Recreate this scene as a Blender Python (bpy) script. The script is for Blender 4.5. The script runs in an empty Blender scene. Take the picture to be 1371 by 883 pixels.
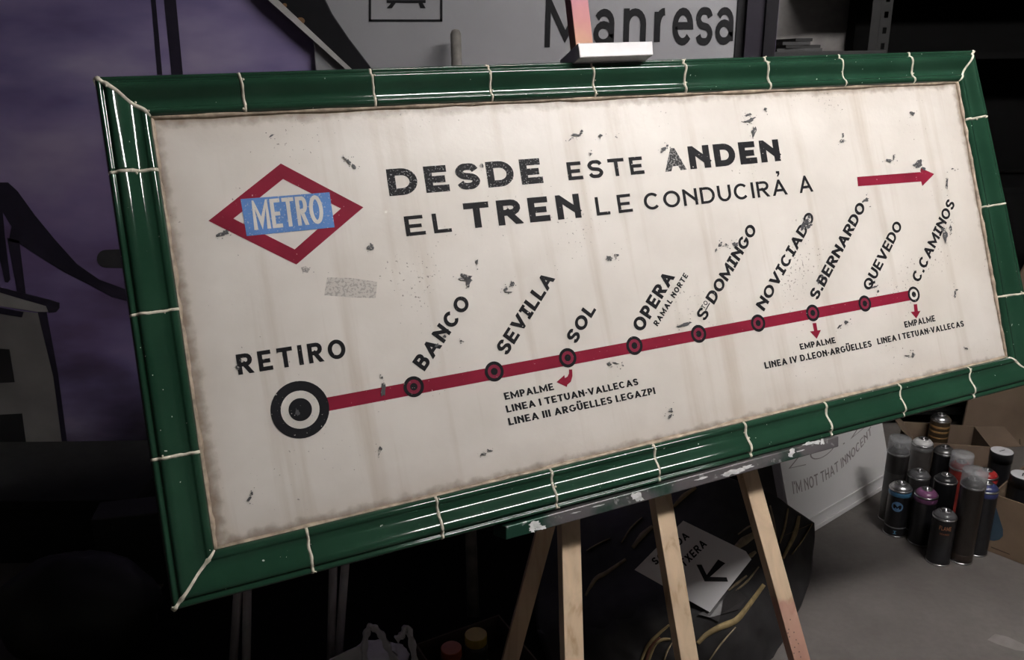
import bpy, bmesh, math, random
import numpy as np
from mathutils import Vector, Matrix, noise
from mathutils.bvhtree import BVHTree
random.seed(7)
scene = bpy.context.scene
COL = scene.collection
V = Vector
# ------------------------------------------------------------------ camera
FOC, CX, CY, CAMH = 1100.0, 685.5, 441.5, 1.40
_up = -V((727-CX, CY-3830, -FOC)).normalized()
_fw = V((0, 0, -1)); _fw = (_fw - _fw.dot(_up)*_up).normalized()
_rt = _fw.cross(_up)
RM = Matrix((_rt, _fw, _up))                  # camera space -> world
CAM = V((0, 0, CAMH))
cd = bpy.data.cameras.new('camera'); cam = bpy.data.objects.new('camera', cd); COL.objects.link(cam)
cd.sensor_fit = 'HORIZONTAL'; cd.sensor_width = 36.0; cd.lens = FOC/1371*36.0; cd.clip_start = 0.02; cd.clip_end = 50
cam.matrix_world = Matrix.Translation(CAM) @ RM.to_4x4()
scene.camera = cam
# ------------------------------------------------------------------ world, exposure
w = bpy.data.worlds.new('world'); scene.world = w; w.use_nodes = True
w.node_tree.nodes['Background'].inputs[0].default_value = (0.9, 0.93, 1, 1)
w.node_tree.nodes['Background'].inputs[1].default_value = 0.02
vs = scene.view_settings
vs.view_transform = 'Standard'; vs.look = 'None'; vs.gamma = 1.0; vs.exposure = 1.65
try: vs.use_curve_mapping = False
except Exception: pass
TUBE_POWER = 48.0                             # emission strength of the ceiling tubes
TUBE_COL = (1.0, 0.962, 0.935)

# ------------------------------------------------------------------ survey helpers (photo point -> place in the room)
def ray(x, y): return RM @ V(((x-CX)/FOC, (CY-y)/FOC, -1.0))
def atY(x, y, Y): d = ray(x, y); return CAM + d*(Y/d.y)
def fl(x, y, z=0.0): d = ray(x, y); return CAM + d*((z-CAMH)/d.z)
def onplane(x, y, P, N): d = ray(x, y); return CAM + d*((P-CAM).dot(N)/d.dot(N))
def leantop(x, y, B, back):                   # point above/behind B in the plane spanned by up and back
    N = V((0, 0, 1)).cross(back).normalized()
    return onplane(x, y, B, N)
# sign frame
def frame(yaw, lean, roll):
    r = V((math.cos(yaw), math.sin(yaw), 0)); n0 = V((math.sin(yaw), -math.cos(yaw), 0)); z = V((0, 0, 1))
    u = z*math.cos(lean) - n0*math.sin(lean); n = n0*math.cos(lean) + z*math.sin(lean)
    return r*math.cos(roll)+u*math.sin(roll), u*math.cos(roll)-r*math.sin(roll), n
SR, SU, SN = frame(0.415, 0.384, 0.013)
SC = V((0.287, 1.464, 1.048))
SM = Matrix((SR, SU, SN)).transposed().to_4x4(); SM.translation = SC
def son(x, y, n=0.0):                         # photo point -> (r,u) on the sign plane shifted by n
    P = onplane(x, y, SC+SN*n, SN) - SC
    return V((P.dot(SR), P.dot(SU)))

# ------------------------------------------------------------------ materials
MATS = {}
def newmat(name):
    m = bpy.data.materials.new(name); m.use_nodes = True
    nt = m.node_tree; b = nt.nodes['Principled BSDF']; return m, nt, b
def N(nt, t, **k):
    n = nt.nodes.new(t)
    for a, v in k.items():
        if a.startswith('i_'):
            key = a[2:]; key = int(key) if key.isdigit() else key.replace('_', ' ')
            n.inputs[key].default_value = v
        else: setattr(n, a, v)
    return n
def ramp(nt, fac, stops):
    r = nt.nodes.new('ShaderNodeValToRGB'); e = r.color_ramp.elements
    while len(e) > 1: e.remove(e[-1])
    e[0].position = stops[0][0]; e[0].color = (*stops[0][1], 1)
    for p, c in stops[1:]:
        q = e.new(p); q.color = (*c, 1)
    nt.links.new(fac, r.inputs[0]); return r.outputs[0]
def mixc(nt, fac, a, b, bt='MIX'):
    m = nt.nodes.new('ShaderNodeMix'); m.data_type = 'RGBA'; m.blend_type = bt
    for i, v in ((0, fac), (6, a), (7, b)):
        if hasattr(v, 'links'): nt.links.new(v, m.inputs[i])
        elif i == 0: m.inputs[0].default_value = v
        else: m.inputs[i].default_value = (*v, 1)
    return m.outputs[2]
def simple(name, col, rough=0.6, metal=0.0, var=0.12, scale=30, bump=0.0, coat=0.0, emit=None, trans=0.0, alpha=1.0, spec=0.5):
    if name in MATS: return MATS[name]
    m, nt, b = newmat(name)
    tc = N(nt, 'ShaderNodeTexCoord'); nz = N(nt, 'ShaderNodeTexNoise', i_Scale=scale, i_Detail=4.0)
    nt.links.new(tc.outputs['Object'], nz.inputs['Vector'])
    lo = tuple(c*(1-var) for c in col); hi = tuple(min(1, c*(1+var)) for c in col)
    nt.links.new(ramp(nt, nz.outputs[0], [(0.3, lo), (0.7, hi)]), b.inputs['Base Color'])
    b.inputs['Roughness'].default_value = rough; b.inputs['Metallic'].default_value = metal
    b.inputs['Coat Weight'].default_value = coat; b.inputs['Coat Roughness'].default_value = 0.08
    b.inputs['Transmission Weight'].default_value = trans; b.inputs['Alpha'].default_value = alpha
    b.inputs['Specular IOR Level'].default_value = spec
    if bump:
        bp = N(nt, 'ShaderNodeBump', i_Strength=bump, i_Distance=0.002)
        nt.links.new(nz.outputs[0], bp.inputs['Height']); nt.links.new(bp.outputs[0], b.inputs['Normal'])
    if emit:
        b.inputs['Emission Color'].default_value = (*emit[0], 1); b.inputs['Emission Strength'].default_value = emit[1]
    MATS[name] = m; return m
def M_tile():
    m, nt, b = newmat('green_glaze')
    tc = N(nt, 'ShaderNodeTexCoord'); nz = N(nt, 'ShaderNodeTexNoise', i_Scale=9.0, i_Detail=5.0)
    nt.links.new(tc.outputs['Object'], nz.inputs['Vector'])
    c = ramp(nt, nz.outputs[0], [(0.25, (0.010, 0.037, 0.021)), (0.75, (0.016, 0.052, 0.030))])
    sp = N(nt, 'ShaderNodeTexNoise', i_Scale=150.0, i_Detail=1.0); nt.links.new(tc.outputs['Object'], sp.inputs['Vector'])
    f = ramp(nt, sp.outputs[0], [(0.79, (0, 0, 0)), (0.80, (1, 1, 1))])
    nt.links.new(mixc(nt, f, c, (0.5, 0.5, 0.45)), b.inputs['Base Color'])
    b.inputs['Roughness'].default_value = 0.07
    b.inputs['Specular IOR Level'].default_value = 0.45
    n2 = N(nt, 'ShaderNodeTexNoise', i_Scale=70.0, i_Detail=3.0); nt.links.new(tc.outputs['Object'], n2.inputs['Vector'])
    bp = N(nt, 'ShaderNodeBump', i_Strength=0.06, i_Distance=0.0010)
    nt.links.new(n2.outputs[0], bp.inputs['Height']); nt.links.new(bp.outputs[0], b.inputs['Normal'])
    return m
def M_panel(hw, hh):
    m, nt, b = newmat('aged_enamel')
    L = nt.links.new
    tc = N(nt, 'ShaderNodeTexCoord'); sx = N(nt, 'ShaderNodeSeparateXYZ'); L(tc.outputs['Object'], sx.inputs[0])
    n1 = N(nt, 'ShaderNodeTexNoise', i_Scale=6.0, i_Detail=6.0); L(tc.outputs['Object'], n1.inputs['Vector'])
    base = ramp(nt, n1.outputs[0], [(0.3, (0.60, 0.565, 0.515)), (0.7, (0.70, 0.665, 0.615))])
    # vertical rust and rain streaks
    mp = N(nt, 'ShaderNodeMapping'); mp.inputs['Scale'].default_value = (16, 0.9, 1); L(tc.outputs['Object'], mp.inputs[0])
    n2 = N(nt, 'ShaderNodeTexNoise', i_Scale=1.0, i_Detail=5.0, i_Roughness=0.6); L(mp.outputs[0], n2.inputs['Vector'])
    f2 = ramp(nt, n2.outputs[0], [(0.53, (0, 0, 0)), (0.80, (0.75, 0.75, 0.75))])
    c = mixc(nt, f2, base, (0.40, 0.33, 0.25))
    n4 = N(nt, 'ShaderNodeTexNoise', i_Scale=2.2, i_Detail=3.0); L(tc.outputs['Object'], n4.inputs['Vector'])
    c = mixc(nt, ramp(nt, n4.outputs[0], [(0.5, (0, 0, 0)), (0.8, (0.35, 0.35, 0.35))]), c, (0.55, 0.50, 0.42))
    # grime along the border
    def mth(op, a, bb=None):
        k = N(nt, 'ShaderNodeMath', operation=op)
        for i, v in enumerate((a, bb)):
            if v is None: continue
            if hasattr(v, 'links'): L(v, k.inputs[i])
            else: k.inputs[i].default_value = v
        return k.outputs[0]
    dx = mth('SUBTRACT', hw, mth('ABSOLUTE', sx.outputs[0])); dy = mth('SUBTRACT', hh, mth('ABSOLUTE', sx.outputs[1]))
    d = mth('MINIMUM', dx, dy)
    n3 = N(nt, 'ShaderNodeTexNoise', i_Scale=55.0, i_Detail=6.0); L(tc.outputs['Object'], n3.inputs['Vector'])
    d2 = mth('ADD', d, mth('MULTIPLY', mth('SUBTRACT', n3.outputs[0], 0.5), 0.024))
    g = ramp(nt, d2, [(0.0, (0.9, 0.9, 0.9)), (0.008, (0.6, 0.6, 0.6)), (0.016, (0.14, 0.14, 0.14)), (0.06, (0, 0, 0))])
    c = mixc(nt, g, c, (0.20, 0.145, 0.10))
    # fine specks
    n5 = N(nt, 'ShaderNodeTexNoise', i_Scale=190.0, i_Detail=2.0); L(tc.outputs['Object'], n5.inputs['Vector'])
    pm = N(nt, 'ShaderNodeTexNoise', i_Scale=5.0, i_Detail=2.0); L(tc.outputs['Object'], pm.inputs['Vector'])
    s = mth('MULTIPLY', n5.outputs[0], mth('ADD', pm.outputs[0], 0.45))
    c = mixc(nt, ramp(nt, s, [(0.725, (0, 0, 0)), (0.76, (0.8, 0.8, 0.8))]), c, (0.17, 0.15, 0.13))
    L(c, b.inputs['Base Color'])
    b.inputs['Roughness'].default_value = 0.42
    n6 = N(nt, 'ShaderNodeTexNoise', i_Scale=60.0, i_Detail=6.0); L(tc.outputs['Object'], n6.inputs['Vector'])
    bp = N(nt, 'ShaderNodeBump', i_Strength=0.25, i_Distance=0.0015); L(n6.outputs[0], bp.inputs['Height']); L(bp.outputs[0], b.inputs['Normal'])
    return m
def M_worn(name, col, worn, thr=0.63, scale=260, rough=0.55, spec=0.10):
    m, nt, b = newmat(name)
    tc = N(nt, 'ShaderNodeTexCoord')
    n1 = N(nt, 'ShaderNodeTexNoise', i_Scale=scale, i_Detail=3.0); nt.links.new(tc.outputs['Object'], n1.inputs['Vector'])
    f = ramp(nt, n1.outputs[0], [(thr, (0, 0, 0)), (thr+0.03, (1, 1, 1))])
    n2 = N(nt, 'ShaderNodeTexNoise', i_Scale=12.0, i_Detail=3.0); nt.links.new(tc.outputs['Object'], n2.inputs['Vector'])
    c0 = ramp(nt, n2.outputs[0], [(0.3, tuple(x*0.85 for x in col)), (0.7, tuple(x*1.15 for x in col))])
    nt.links.new(mixc(nt, f, c0, worn), b.inputs['Base Color']); b.inputs['Roughness'].default_value = rough; b.inputs['Specular IOR Level'].default_value = spec
    return m
def M_wood(name, light, dark, axis, paint=None):
    m, nt, b = newmat(name); L = nt.links.new
    tc = N(nt, 'ShaderNodeTexCoord'); mp = N(nt, 'ShaderNodeMapping')
    mp.inputs['Scale'].default_value = (30, 30, 2.5) if axis == 'z' else (2.5, 30, 30)
    L(tc.outputs['Object'], mp.inputs[0])
    nz = N(nt, 'ShaderNodeTexNoise', i_Scale=1.0, i_Detail=5.0, i_Distortion=1.2); L(mp.outputs[0], nz.inputs['Vector'])
    c = ramp(nt, nz.outputs[0], [(0.3, light), (0.55, tuple(x*0.85 for x in light)), (0.72, dark)])
    if paint:
        sx = N(nt, 'ShaderNodeSeparateXYZ'); L(tc.outputs['Object'], sx.inputs[0])
        n2 = N(nt, 'ShaderNodeTexNoise', i_Scale=40.0); L(tc.outputs['Object'], n2.inputs['Vector'])
        a = N(nt, 'ShaderNodeMath', operation='MULTIPLY_ADD'); L(n2.outputs[0], a.inputs[0]); a.inputs[1].default_value = 0.04; L(sx.outputs[2], a.inputs[2])
        mr = N(nt, 'ShaderNodeMapRange'); L(a.outputs[0], mr.inputs[0]); mr.inputs[1].default_value = paint[0]; mr.inputs[2].default_value = paint[1]
        f = ramp(nt, mr.outputs[0], [(p, (k, k, k)) for p, k, _ in paint[2]])
        pc = ramp(nt, mr.outputs[0], [(p, q) for p, _, q in paint[2]])
        c = mixc(nt, f, c, pc)
    L(c, b.inputs['Base Color']); b.inputs['Roughness'].default_value = 0.65
    return m
def M_tray():
    m, nt, b = newmat('paint_smeared_aluminium'); L = nt.links.new
    tc = N(nt, 'ShaderNodeTexCoord'); n1 = N(nt, 'ShaderNodeTexNoise', i_Scale=5.5, i_Detail=5.0); L(tc.outputs['Object'], n1.inputs['Vector'])
    f = ramp(nt, n1.outputs[0], [(0.50, (0, 0, 0)), (0.56, (1, 1, 1))])
    c = mixc(nt, f, (0.13, 0.12, 0.125), (0.012, 0.05, 0.032))
    n2 = N(nt, 'ShaderNodeTexNoise', i_Scale=60.0, i_Detail=4.0); L(tc.outputs['Object'], n2.inputs['Vector'])
    c = mixc(nt, ramp(nt, n2.outputs[0], [(0.64, (0, 0, 0)), (0.68, (0.8, 0.8, 0.8))]), c, (0.3, 0.3, 0.3))
    L(c, b.inputs['Base Color']); b.inputs['Roughness'].default_value = 0.35; b.inputs['Metallic'].default_value = 0.35
    return m
def M_floor():
    m, nt, b = newmat('concrete_floor'); L = nt.links.new
    tc = N(nt, 'ShaderNodeTexCoord'); n1 = N(nt, 'ShaderNodeTexNoise', i_Scale=2.6, i_Detail=8.0, i_Roughness=0.6); L(tc.outputs['Object'], n1.inputs['Vector'])
    c = ramp(nt, n1.outputs[0], [(0.3, (0.088, 0.079, 0.073)), (0.5, (0.138, 0.125, 0.116)), (0.72, (0.190, 0.173, 0.160))])
    n2 = N(nt, 'ShaderNodeTexNoise', i_Scale=60.0, i_Detail=5.0); L(tc.outputs['Object'], n2.inputs['Vector'])
    c = mixc(nt, ramp(nt, n2.outputs[0], [(0.35, (0.25, 0.25, 0.25)), (0.6, (0, 0, 0))]), c, (0.09, 0.08, 0.07))
    L(c, b.inputs['Base Color']); b.inputs['Roughness'].default_value = 0.6
    bp = N(nt, 'ShaderNodeBump', i_Strength=0.2, i_Distance=0.003); L(n2.outputs[0], bp.inputs['Height']); L(bp.outputs[0], b.inputs['Normal'])
    return m
def M_mural():
    m, nt, b = newmat('purple_sprayed_wall'); L = nt.links.new
    tc = N(nt, 'ShaderNodeTexCoord'); mp = N(nt, 'ShaderNodeMapping'); mp.inputs['Scale'].default_value = (1.1, 1, 2.6); L(tc.outputs['Object'], mp.inputs[0])
    n1 = N(nt, 'ShaderNodeTexNoise', i_Scale=1.7, i_Detail=4.0, i_Roughness=0.5); L(mp.outputs[0], n1.inputs['Vector'])
    c = ramp(nt, n1.outputs[0], [(0.32, (0.075, 0.055, 0.12)), (0.45, (0.165, 0.13, 0.28)), (0.56, (0.25, 0.205, 0.38)), (0.70, (0.40, 0.34, 0.50))])
    n2 = N(nt, 'ShaderNodeTexNoise', i_Scale=1.1, i_Detail=2.0); mp2 = N(nt, 'ShaderNodeMapping'); mp2.inputs['Location'].default_value = (4.3, 0, 1.7)
    L(tc.outputs['Object'], mp2.inputs[0]); L(mp2.outputs[0], n2.inputs['Vector'])
    c = mixc(nt, ramp(nt, n2.outputs[0], [(0.45, (0, 0, 0)), (0.65, (0.5, 0.5, 0.5))]), c, (0.20, 0.12, 0.26))
    # the painted sky fades to near black towards the bottom of the mural
    sx = N(nt, 'ShaderNodeSeparateXYZ'); L(tc.outputs['Object'], sx.inputs[0])
    n3 = N(nt, 'ShaderNodeMath', operation='MULTIPLY_ADD'); L(n1.outputs[0], n3.inputs[0]); n3.inputs[1].default_value = 0.5; L(sx.outputs[2], n3.inputs[2])
    c = mixc(nt, ramp(nt, n3.outputs[0], [(0.36, (1, 1, 1)), (0.70, (0, 0, 0))]), c, (0.008, 0.008, 0.010))
    L(c, b.inputs['Base Color']); b.inputs['Roughness'].default_value = 0.55
    return m

# ------------------------------------------------------------------ object helpers
def tag(o, label=None, cat=None, group=None, kind=None):
    if label: o['label'] = label
    if cat: o['category'] = cat
    if group: o['group'] = group
    if kind: o['kind'] = kind
    return o
def empty(name, loc, label, cat, group=None, mat=None):
    o = bpy.data.objects.new(name, None); COL.objects.link(o); o.empty_display_size = 0.05
    o.matrix_world = mat if mat is not None else Matrix.Translation(loc)
    return tag(o, label, cat, group)
def obj(name, verts, faces, mat, parent=None, smooth=False, local=False, label=None, kind=None, bevel=0.0, keep=False):
    """verts in world coordinates unless local"""
    if isinstance(verts, tuple): verts = list(verts)
    if parent is not None and not local:
        inv = wmat(parent).inverted(); verts = [inv @ V(v) for v in verts]
    me = bpy.data.meshes.new(name); me.from_pydata([tuple(v) for v in verts], [], faces); me.validate(); me.update()
    bm = bmesh.new(); bm.from_mesh(me); bmesh.ops.remove_doubles(bm, verts=bm.verts, dist=1e-6)
    if bevel:
        bmesh.ops.recalc_face_normals(bm, faces=bm.faces)
        bmesh.ops.bevel(bm, geom=list(bm.edges), offset=bevel, segments=2, profile=0.5, affect='EDGES', clamp_overlap=True)
    if not keep: bmesh.ops.recalc_face_normals(bm, faces=bm.faces)
    bm.to_mesh(me); bm.free()
    me.materials.append(mat)
    if smooth:
        for p in me.polygons: p.use_smooth = True
    o = bpy.data.objects.new(name, me); COL.objects.link(o)
    if parent is not None: o.parent = parent
    return tag(o, label, None, None, kind)
def wmat(o): return (wmat(o.parent) if o.parent else Matrix.Identity(4)) @ o.matrix_basis
class G:
    def __init__(s): s.v = []; s.f = []
    def add(s, vs, fs):
        k = len(s.v); s.v += [V(v) for v in vs]; s.f += [tuple(i+k for i in f) for f in fs]; return s
    def hexa(s, P):                            # 8 points: bottom 4, top 4
        return s.add(P, [(0, 3, 2, 1), (4, 5, 6, 7), (0, 1, 5, 4), (1, 2, 6, 5), (2, 3, 7, 6), (3, 0, 4, 7)])
    def box(s, a, b, M=None):
        x0, y0, z0 = a; x1, y1, z1 = b
        P = [V(p) for p in ((x0, y0, z0), (x1, y0, z0), (x1, y1, z0), (x0, y1, z0), (x0, y0, z1), (x1, y0, z1), (x1, y1, z1), (x0, y1, z1))]
        if M is not None: P = [M @ p for p in P]
        return s.hexa(P)
    def prism(s, poly, off):                   # polygon extruded by off
        n = len(poly); P = [V(p) for p in poly] + [V(p)+off for p in poly]
        return s.add(P, [tuple(range(n)), tuple(range(2*n-1, n-1, -1))] + [(i, (i+1) % n, n+(i+1) % n, n+i) for i in range(n)])
    def tube(s, pts, r, k=8, caps=True):
        pts = [V(p) for p in pts]; n = len(pts); rs = r if isinstance(r, (list, tuple)) else [r]*n
        vs = []; fs = []
        for i, p in enumerate(pts):
            t = (pts[min(i+1, n-1)] - pts[max(i-1, 0)]).normalized()
            a = t.cross(V((0, 0, 1)) if abs(t.z) < 0.9 else V((1, 0, 0))).normalized(); b = t.cross(a)
            for j in range(k):
                q = 2*math.pi*j/k; vs.append(p + (a*math.cos(q)+b*math.sin(q))*rs[i])
        for i in range(n-1):
            for j in range(k): fs.append((i*k+j, i*k+(j+1) % k, (i+1)*k+(j+1) % k, (i+1)*k+j))
        if caps: fs.append(tuple(range(k))); fs.append(tuple(range(n*k-1, (n-1)*k-1, -1)))
        return s.add(vs, fs)
    def lathe(s, prof, k=28, c=V((0, 0, 0)), M=None):
        vs = []; fs = []; n = len(prof)
        for (r, z) in prof:
            for j in range(k):
                q = 2*math.pi*j/k; p = V((r*math.cos(q), r*math.sin(q), z)) + c
                vs.append(M @ p if M is not None else p)
        for i in range(n-1):
            for j in range(k): fs.append((i*k+j, i*k+(j+1) % k, (i+1)*k+(j+1) % k, (i+1)*k+j))
        if prof[0][0] > 1e-4: fs.append(tuple(range(k-1, -1, -1)))
        if prof[-1][0] > 1e-4: fs.append(tuple(range((n-1)*k, n*k)))
        return s.add(vs, fs)
    def build(s, name, mat, parent=None, **k): return obj(name, s.v, s.f, mat, parent, **k)

# ------------------------------------------------------------------ stroke lettering
def arc(cx, cy, rx, ry, a0, a1, n=10):
    return [(cx+rx*math.cos(math.radians(a0+(a1-a0)*i/n)), cy+ry*math.sin(math.radians(a0+(a1-a0)*i/n))) for i in range(n+1)]
def crom(P, n=5):
    out = []; Q = [P[0]]+list(P)+[P[-1]]
    for i in range(1, len(Q)-2):
        for j in range(n):
            t = j/n; a, b, c, d = Q[i-1:i+3]
            out.append(tuple(0.5*(2*b[k]+(c[k]-a[k])*t+(2*a[k]-5*b[k]+4*c[k]-d[k])*t*t+(3*b[k]-a[k]-3*c[k]+d[k])*t**3) for k in (0, 1)))
    return out+[P[-1]]
SCURVE = crom([(.97, .80), (.78, .98), (.28, .99), (.02, .77), (.22, .55), (.78, .45), (.98, .23), (.72, .01), (.22, .02), (.02, .20)])
O_ = arc(.5, .5, .5, .5, 0, 360, 24)
FONT = {
 'A': (.95, [[(0, -.1), (.5, 1.02), (1, -.1)], [(.2, .28), (.8, .28)]]),
 'B': (.72, [[(0, 0), (0, 1), (.6, 1)]+arc(.62, .77, .32, .23, 90, -90, 6)+[(0, .54)], arc(.62, .27, .38, .27, 90, -90, 7)+[(0, 0)]]),
 'C': (.90, [arc(.5, .5, .5, .5, 42, 318, 18)]),
 'D': (.85, [[(0, 0), (0, 1), (.45, 1)]+arc(.45, .5, .55, .5, 90, -90, 12)+[(0, 0)]]),
 'E': (.70, [[(1, 0), (0, 0), (0, 1), (.93, 1)], [(0, .48), (.8, .48)]]),
 'G': (.95, [arc(.5, .5, .5, .5, 42, 350, 18)+[(1, .45), (.58, .45)]]),
 'I': (0, [[(.5, 0), (.5, 1)]]),
 'i': (.50, [[(.5, 0), (.5, 1)], [(0, 0), (1, 0)], [(0, 1), (1, 1)]]),
 'L': (.65, [[(0, 1), (0, 0), (1, 0)]]),
 'M': (1.12, [[(0, 0), (0, 1), (.5, .16), (1, 1), (1, 0)]]),
 'N': (.82, [[(0, 0), (0, 1), (1, .22)], [(1, 0), (1, 1)]]),
 'O': (.95, [O_]),
 'P': (.70, [[(0, 0), (0, 1), (.6, 1)]+arc(.62, .72, .38, .28, 90, -90, 7)+[(0, .44)]]),
 'Q': (.98, [O_, [(.55, .35), (1.0, -.06)]]),
 'R': (.78, [[(0, 0), (0, 1), (.6, 1)]+arc(.62, .74, .36, .26, 90, -90, 7)+[(0, .48)], [(.42, .5), (1, -.1)]]),
 'S': (.74, [SCURVE]),
 'T': (.80, [[(0, 1), (1, 1)], [(.5, 1), (.5, 0)]]),
 'U': (.80, [[(0, 1), (0, .45)]+arc(.5, .45, .5, .45, 180, 360, 12)+[(1, 1)]]),
 'Ü': (.80, [[(0, 1), (0, .45)]+arc(.5, .45, .5, .45, 180, 360, 12)+[(1, 1)], [(.2, 1.34), (.2, 1.42)], [(.8, 1.34), (.8, 1.42)]]),
 'V': (.92, [[(0, 1.1), (.5, -.02), (1, 1.1)]]),
 'X': (.80, [[(0, -.1), (1, 1.1)], [(0, 1.1), (1, -.1)]]),
 'Z': (.74, [[(0, 1), (1, 1), (0, 0), (1, 0)]]),
 'H': (.8, [[(0, 0), (0, 1)], [(1, 0), (1, 1)], [(0, .5), (1, .5)]]),
 'F': (.7, [[(0, 0), (0, 1), (1, 1)], [(0, .5), (.8, .5)]]),
 '-': (.28, [[(0, .42), (1, .42)]]), '.': (0, [[(.5, -.01), (.5, .03)]]), ' ': (.38, []), "'": (0, [[(.5, .85), (.5, 1)]]),
 'a': (.62, [[(1, 0), (1, .45)]+arc(.5, .45, .5, .25, 0, 150, 8), arc(.48, .21, .48, .21, 0, 360, 16)]),
 'n': (.58, [[(0, 0), (0, .7)], [(0, .4)]+arc(.5, .42, .5, .28, 180, 0, 10)+[(1, 0)]]),
 'r': (.38, [[(0, 0), (0, .7)], [(0, .36)]+arc(.7, .36, .7, .34, 180, 85, 6)]),
 'e': (.62, [[(0.02, .37), (1, .37)]+arc(.5, .35, .5, .35, 5, 320, 18)]),
 's': (.52, [[(x, y*.7) for x, y in SCURVE]]),
}
CLAMPFREE = set('QÜ')
def ribbon(pts, t, ymin, ymax, ext):
    """stroke of width t along pts, clipped to ymin..ymax; returns polygons"""
    P = [V(p) for p in pts]
    Q = [P[0]]
    for p in P[1:]:
        if (p-Q[-1]).length > 1e-5: Q.append(p)
    P = Q; closed = (P[0]-P[-1]).length < 1e-4 and len(P) > 3
    if closed: P = P[:-1]
    n = len(P)
    if n < 2: return []
    if not closed:
        P[0] = P[0] - (P[1]-P[0]).normalized()*ext; P[-1] = P[-1] + (P[-1]-P[-2]).normalized()*ext
    polys = []
    segs = n if closed else n-1
    L = []
    for i in range(n):
        if closed: a, b = P[i-1], P[(i+1) % n]
        else: a, b = P[max(i-1, 0)], P[min(i+1, n-1)]
        d1 = (P[i]-a); d2 = (b-P[i])
        d1 = d1.normalized() if d1.length > 1e-9 else d2.normalized(); d2 = d2.normalized() if d2.length > 1e-9 else d1
        n1 = V((-d1.y, d1.x)); n2 = V((-d2.y, d2.x)); m = n1+n2
        if m.length < 1e-3: m = n1
        m.normalize(); k = max(m.dot(n1), 0.3); off = m*(t/2/k)
        L.append((P[i]+off, P[i]-off))
    for i in range(segs):
        a = L[i]; b = L[(i+1) % n]; poly = [a[0], b[0], b[1], a[1]]
        for (s, lim) in ((1, ymin), (-1, ymax)):
            out = []
            for j in range(len(poly)):
                p, q = poly[j-1], poly[j]; dp = s*(p.y-lim); dq = s*(q.y-lim)
                if dp*dq < 0: out.append(p + (q-p)*(dp/(dp-dq)))
                if dq >= 0: out.append(q)
            poly = out
            if not poly: break
        if len(poly) >= 3: polys.append(poly)
    return polys
def text_polys(txt, t, gap=0.2, cond=1.0):
    """polygons in a frame where cap height = 1 and total width = 1 (x) ; letters as lists"""
    x = 0; items = []
    for ch in txt:
        w0, strokes = FONT[ch]; w = max(w0*cond, 0) if w0 else t
        if ch in 'Ii.\'' and w0 == 0: w = t
        if ch == ' ': x += w; continue
        items.append((x, w, ch, strokes)); x += w+gap*cond
    total = x-gap*cond
    letters = []
    for (x0, w, ch, strokes) in items:
        ps = []
        for s in strokes:
            pts = [(x0+t/2+px*(w-t), t/2+py*(1-t)) for px, py in s]
            lo, hi = (-9, 9) if ch in CLAMPFREE or ch.islower() and ch != 'i' else (0, 1)
            for poly in ribbon(pts, t, lo, hi, t/2 if not (ch in 'CSGaesr' ) else 0.0): ps.append([(p.x, p.y) for p in poly])
        letters.append([[(px/total, py) for px, py in poly] for poly in ps])
    return letters, total
def affine(BL, BR, TL):
    return lambda x, y: BL + (BR-BL)*x + (TL-BL)*y
def put_text(name, txt, mapper, t, mat, parent, local, gap=0.2, cond=1.0, label=None):
    letters, _ = text_polys(txt, t, gap, cond); g = G()
    nrm = (mapper(1, 0)-mapper(0, 0)).cross(mapper(0, 1)-mapper(0, 0)).normalized(); k = 0
    for ps in letters:
        for poly in ps:
            ar = sum(p[0]*q[1]-q[0]*p[1] for p, q in zip(poly, poly[1:]+poly[:1]))
            if ar < 0: poly = poly[::-1]
            k += 1
            g.add([mapper(px, py)+nrm*(4e-6*(k % 12)) for px, py in poly], [tuple(range(len(poly)))])
    return obj(name, g.v, g.f, mat, parent, local=local, label=label, keep=True)

# ------------------------------------------------------------------ the room
m_wall = simple('grey_wall', (0.16, 0.155, 0.15), 0.8); m_dark = simple('black_paint', (0.012, 0.012, 0.013), 0.6)
def struct(name, g, mat): return tag(g.build(name, mat), kind='structure')
struct('floor', G().box((-3, -2.5, -0.1), (3.3, 3.5, 0)), M_floor())
struct('ceiling', G().box((-3, -2.5, 2.6), (3.3, 3.5, 2.7)), m_wall)
YW = 2.60
wall = struct('wall_back', G().box((-3, YW, 0), (0.80, YW+0.1, 2.6)), M_mural())
struct('wall_alcove', G().box((0.80, 3.4, 0), (3.3, 3.5, 2.6)), simple('alcove_paint', (0.33, 0.31, 0.30), 0.8))
struct('wall_return', G().box((0.75, YW+0.1, 0), (0.80, 3.4, 2.6)), m_wall)
struct('wall_left', G().box((-3.1, -2.5, 0), (-3.0, 3.5, 2.6)), m_wall)
struct('wall_right', G().box((3.3, -2.5, 0), (3.4, 3.5, 2.6)), m_wall)
struct('wall_front', G().box((-3.1, -2.6, 0), (3.4, -2.5, 2.6)), m_wall)

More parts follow.
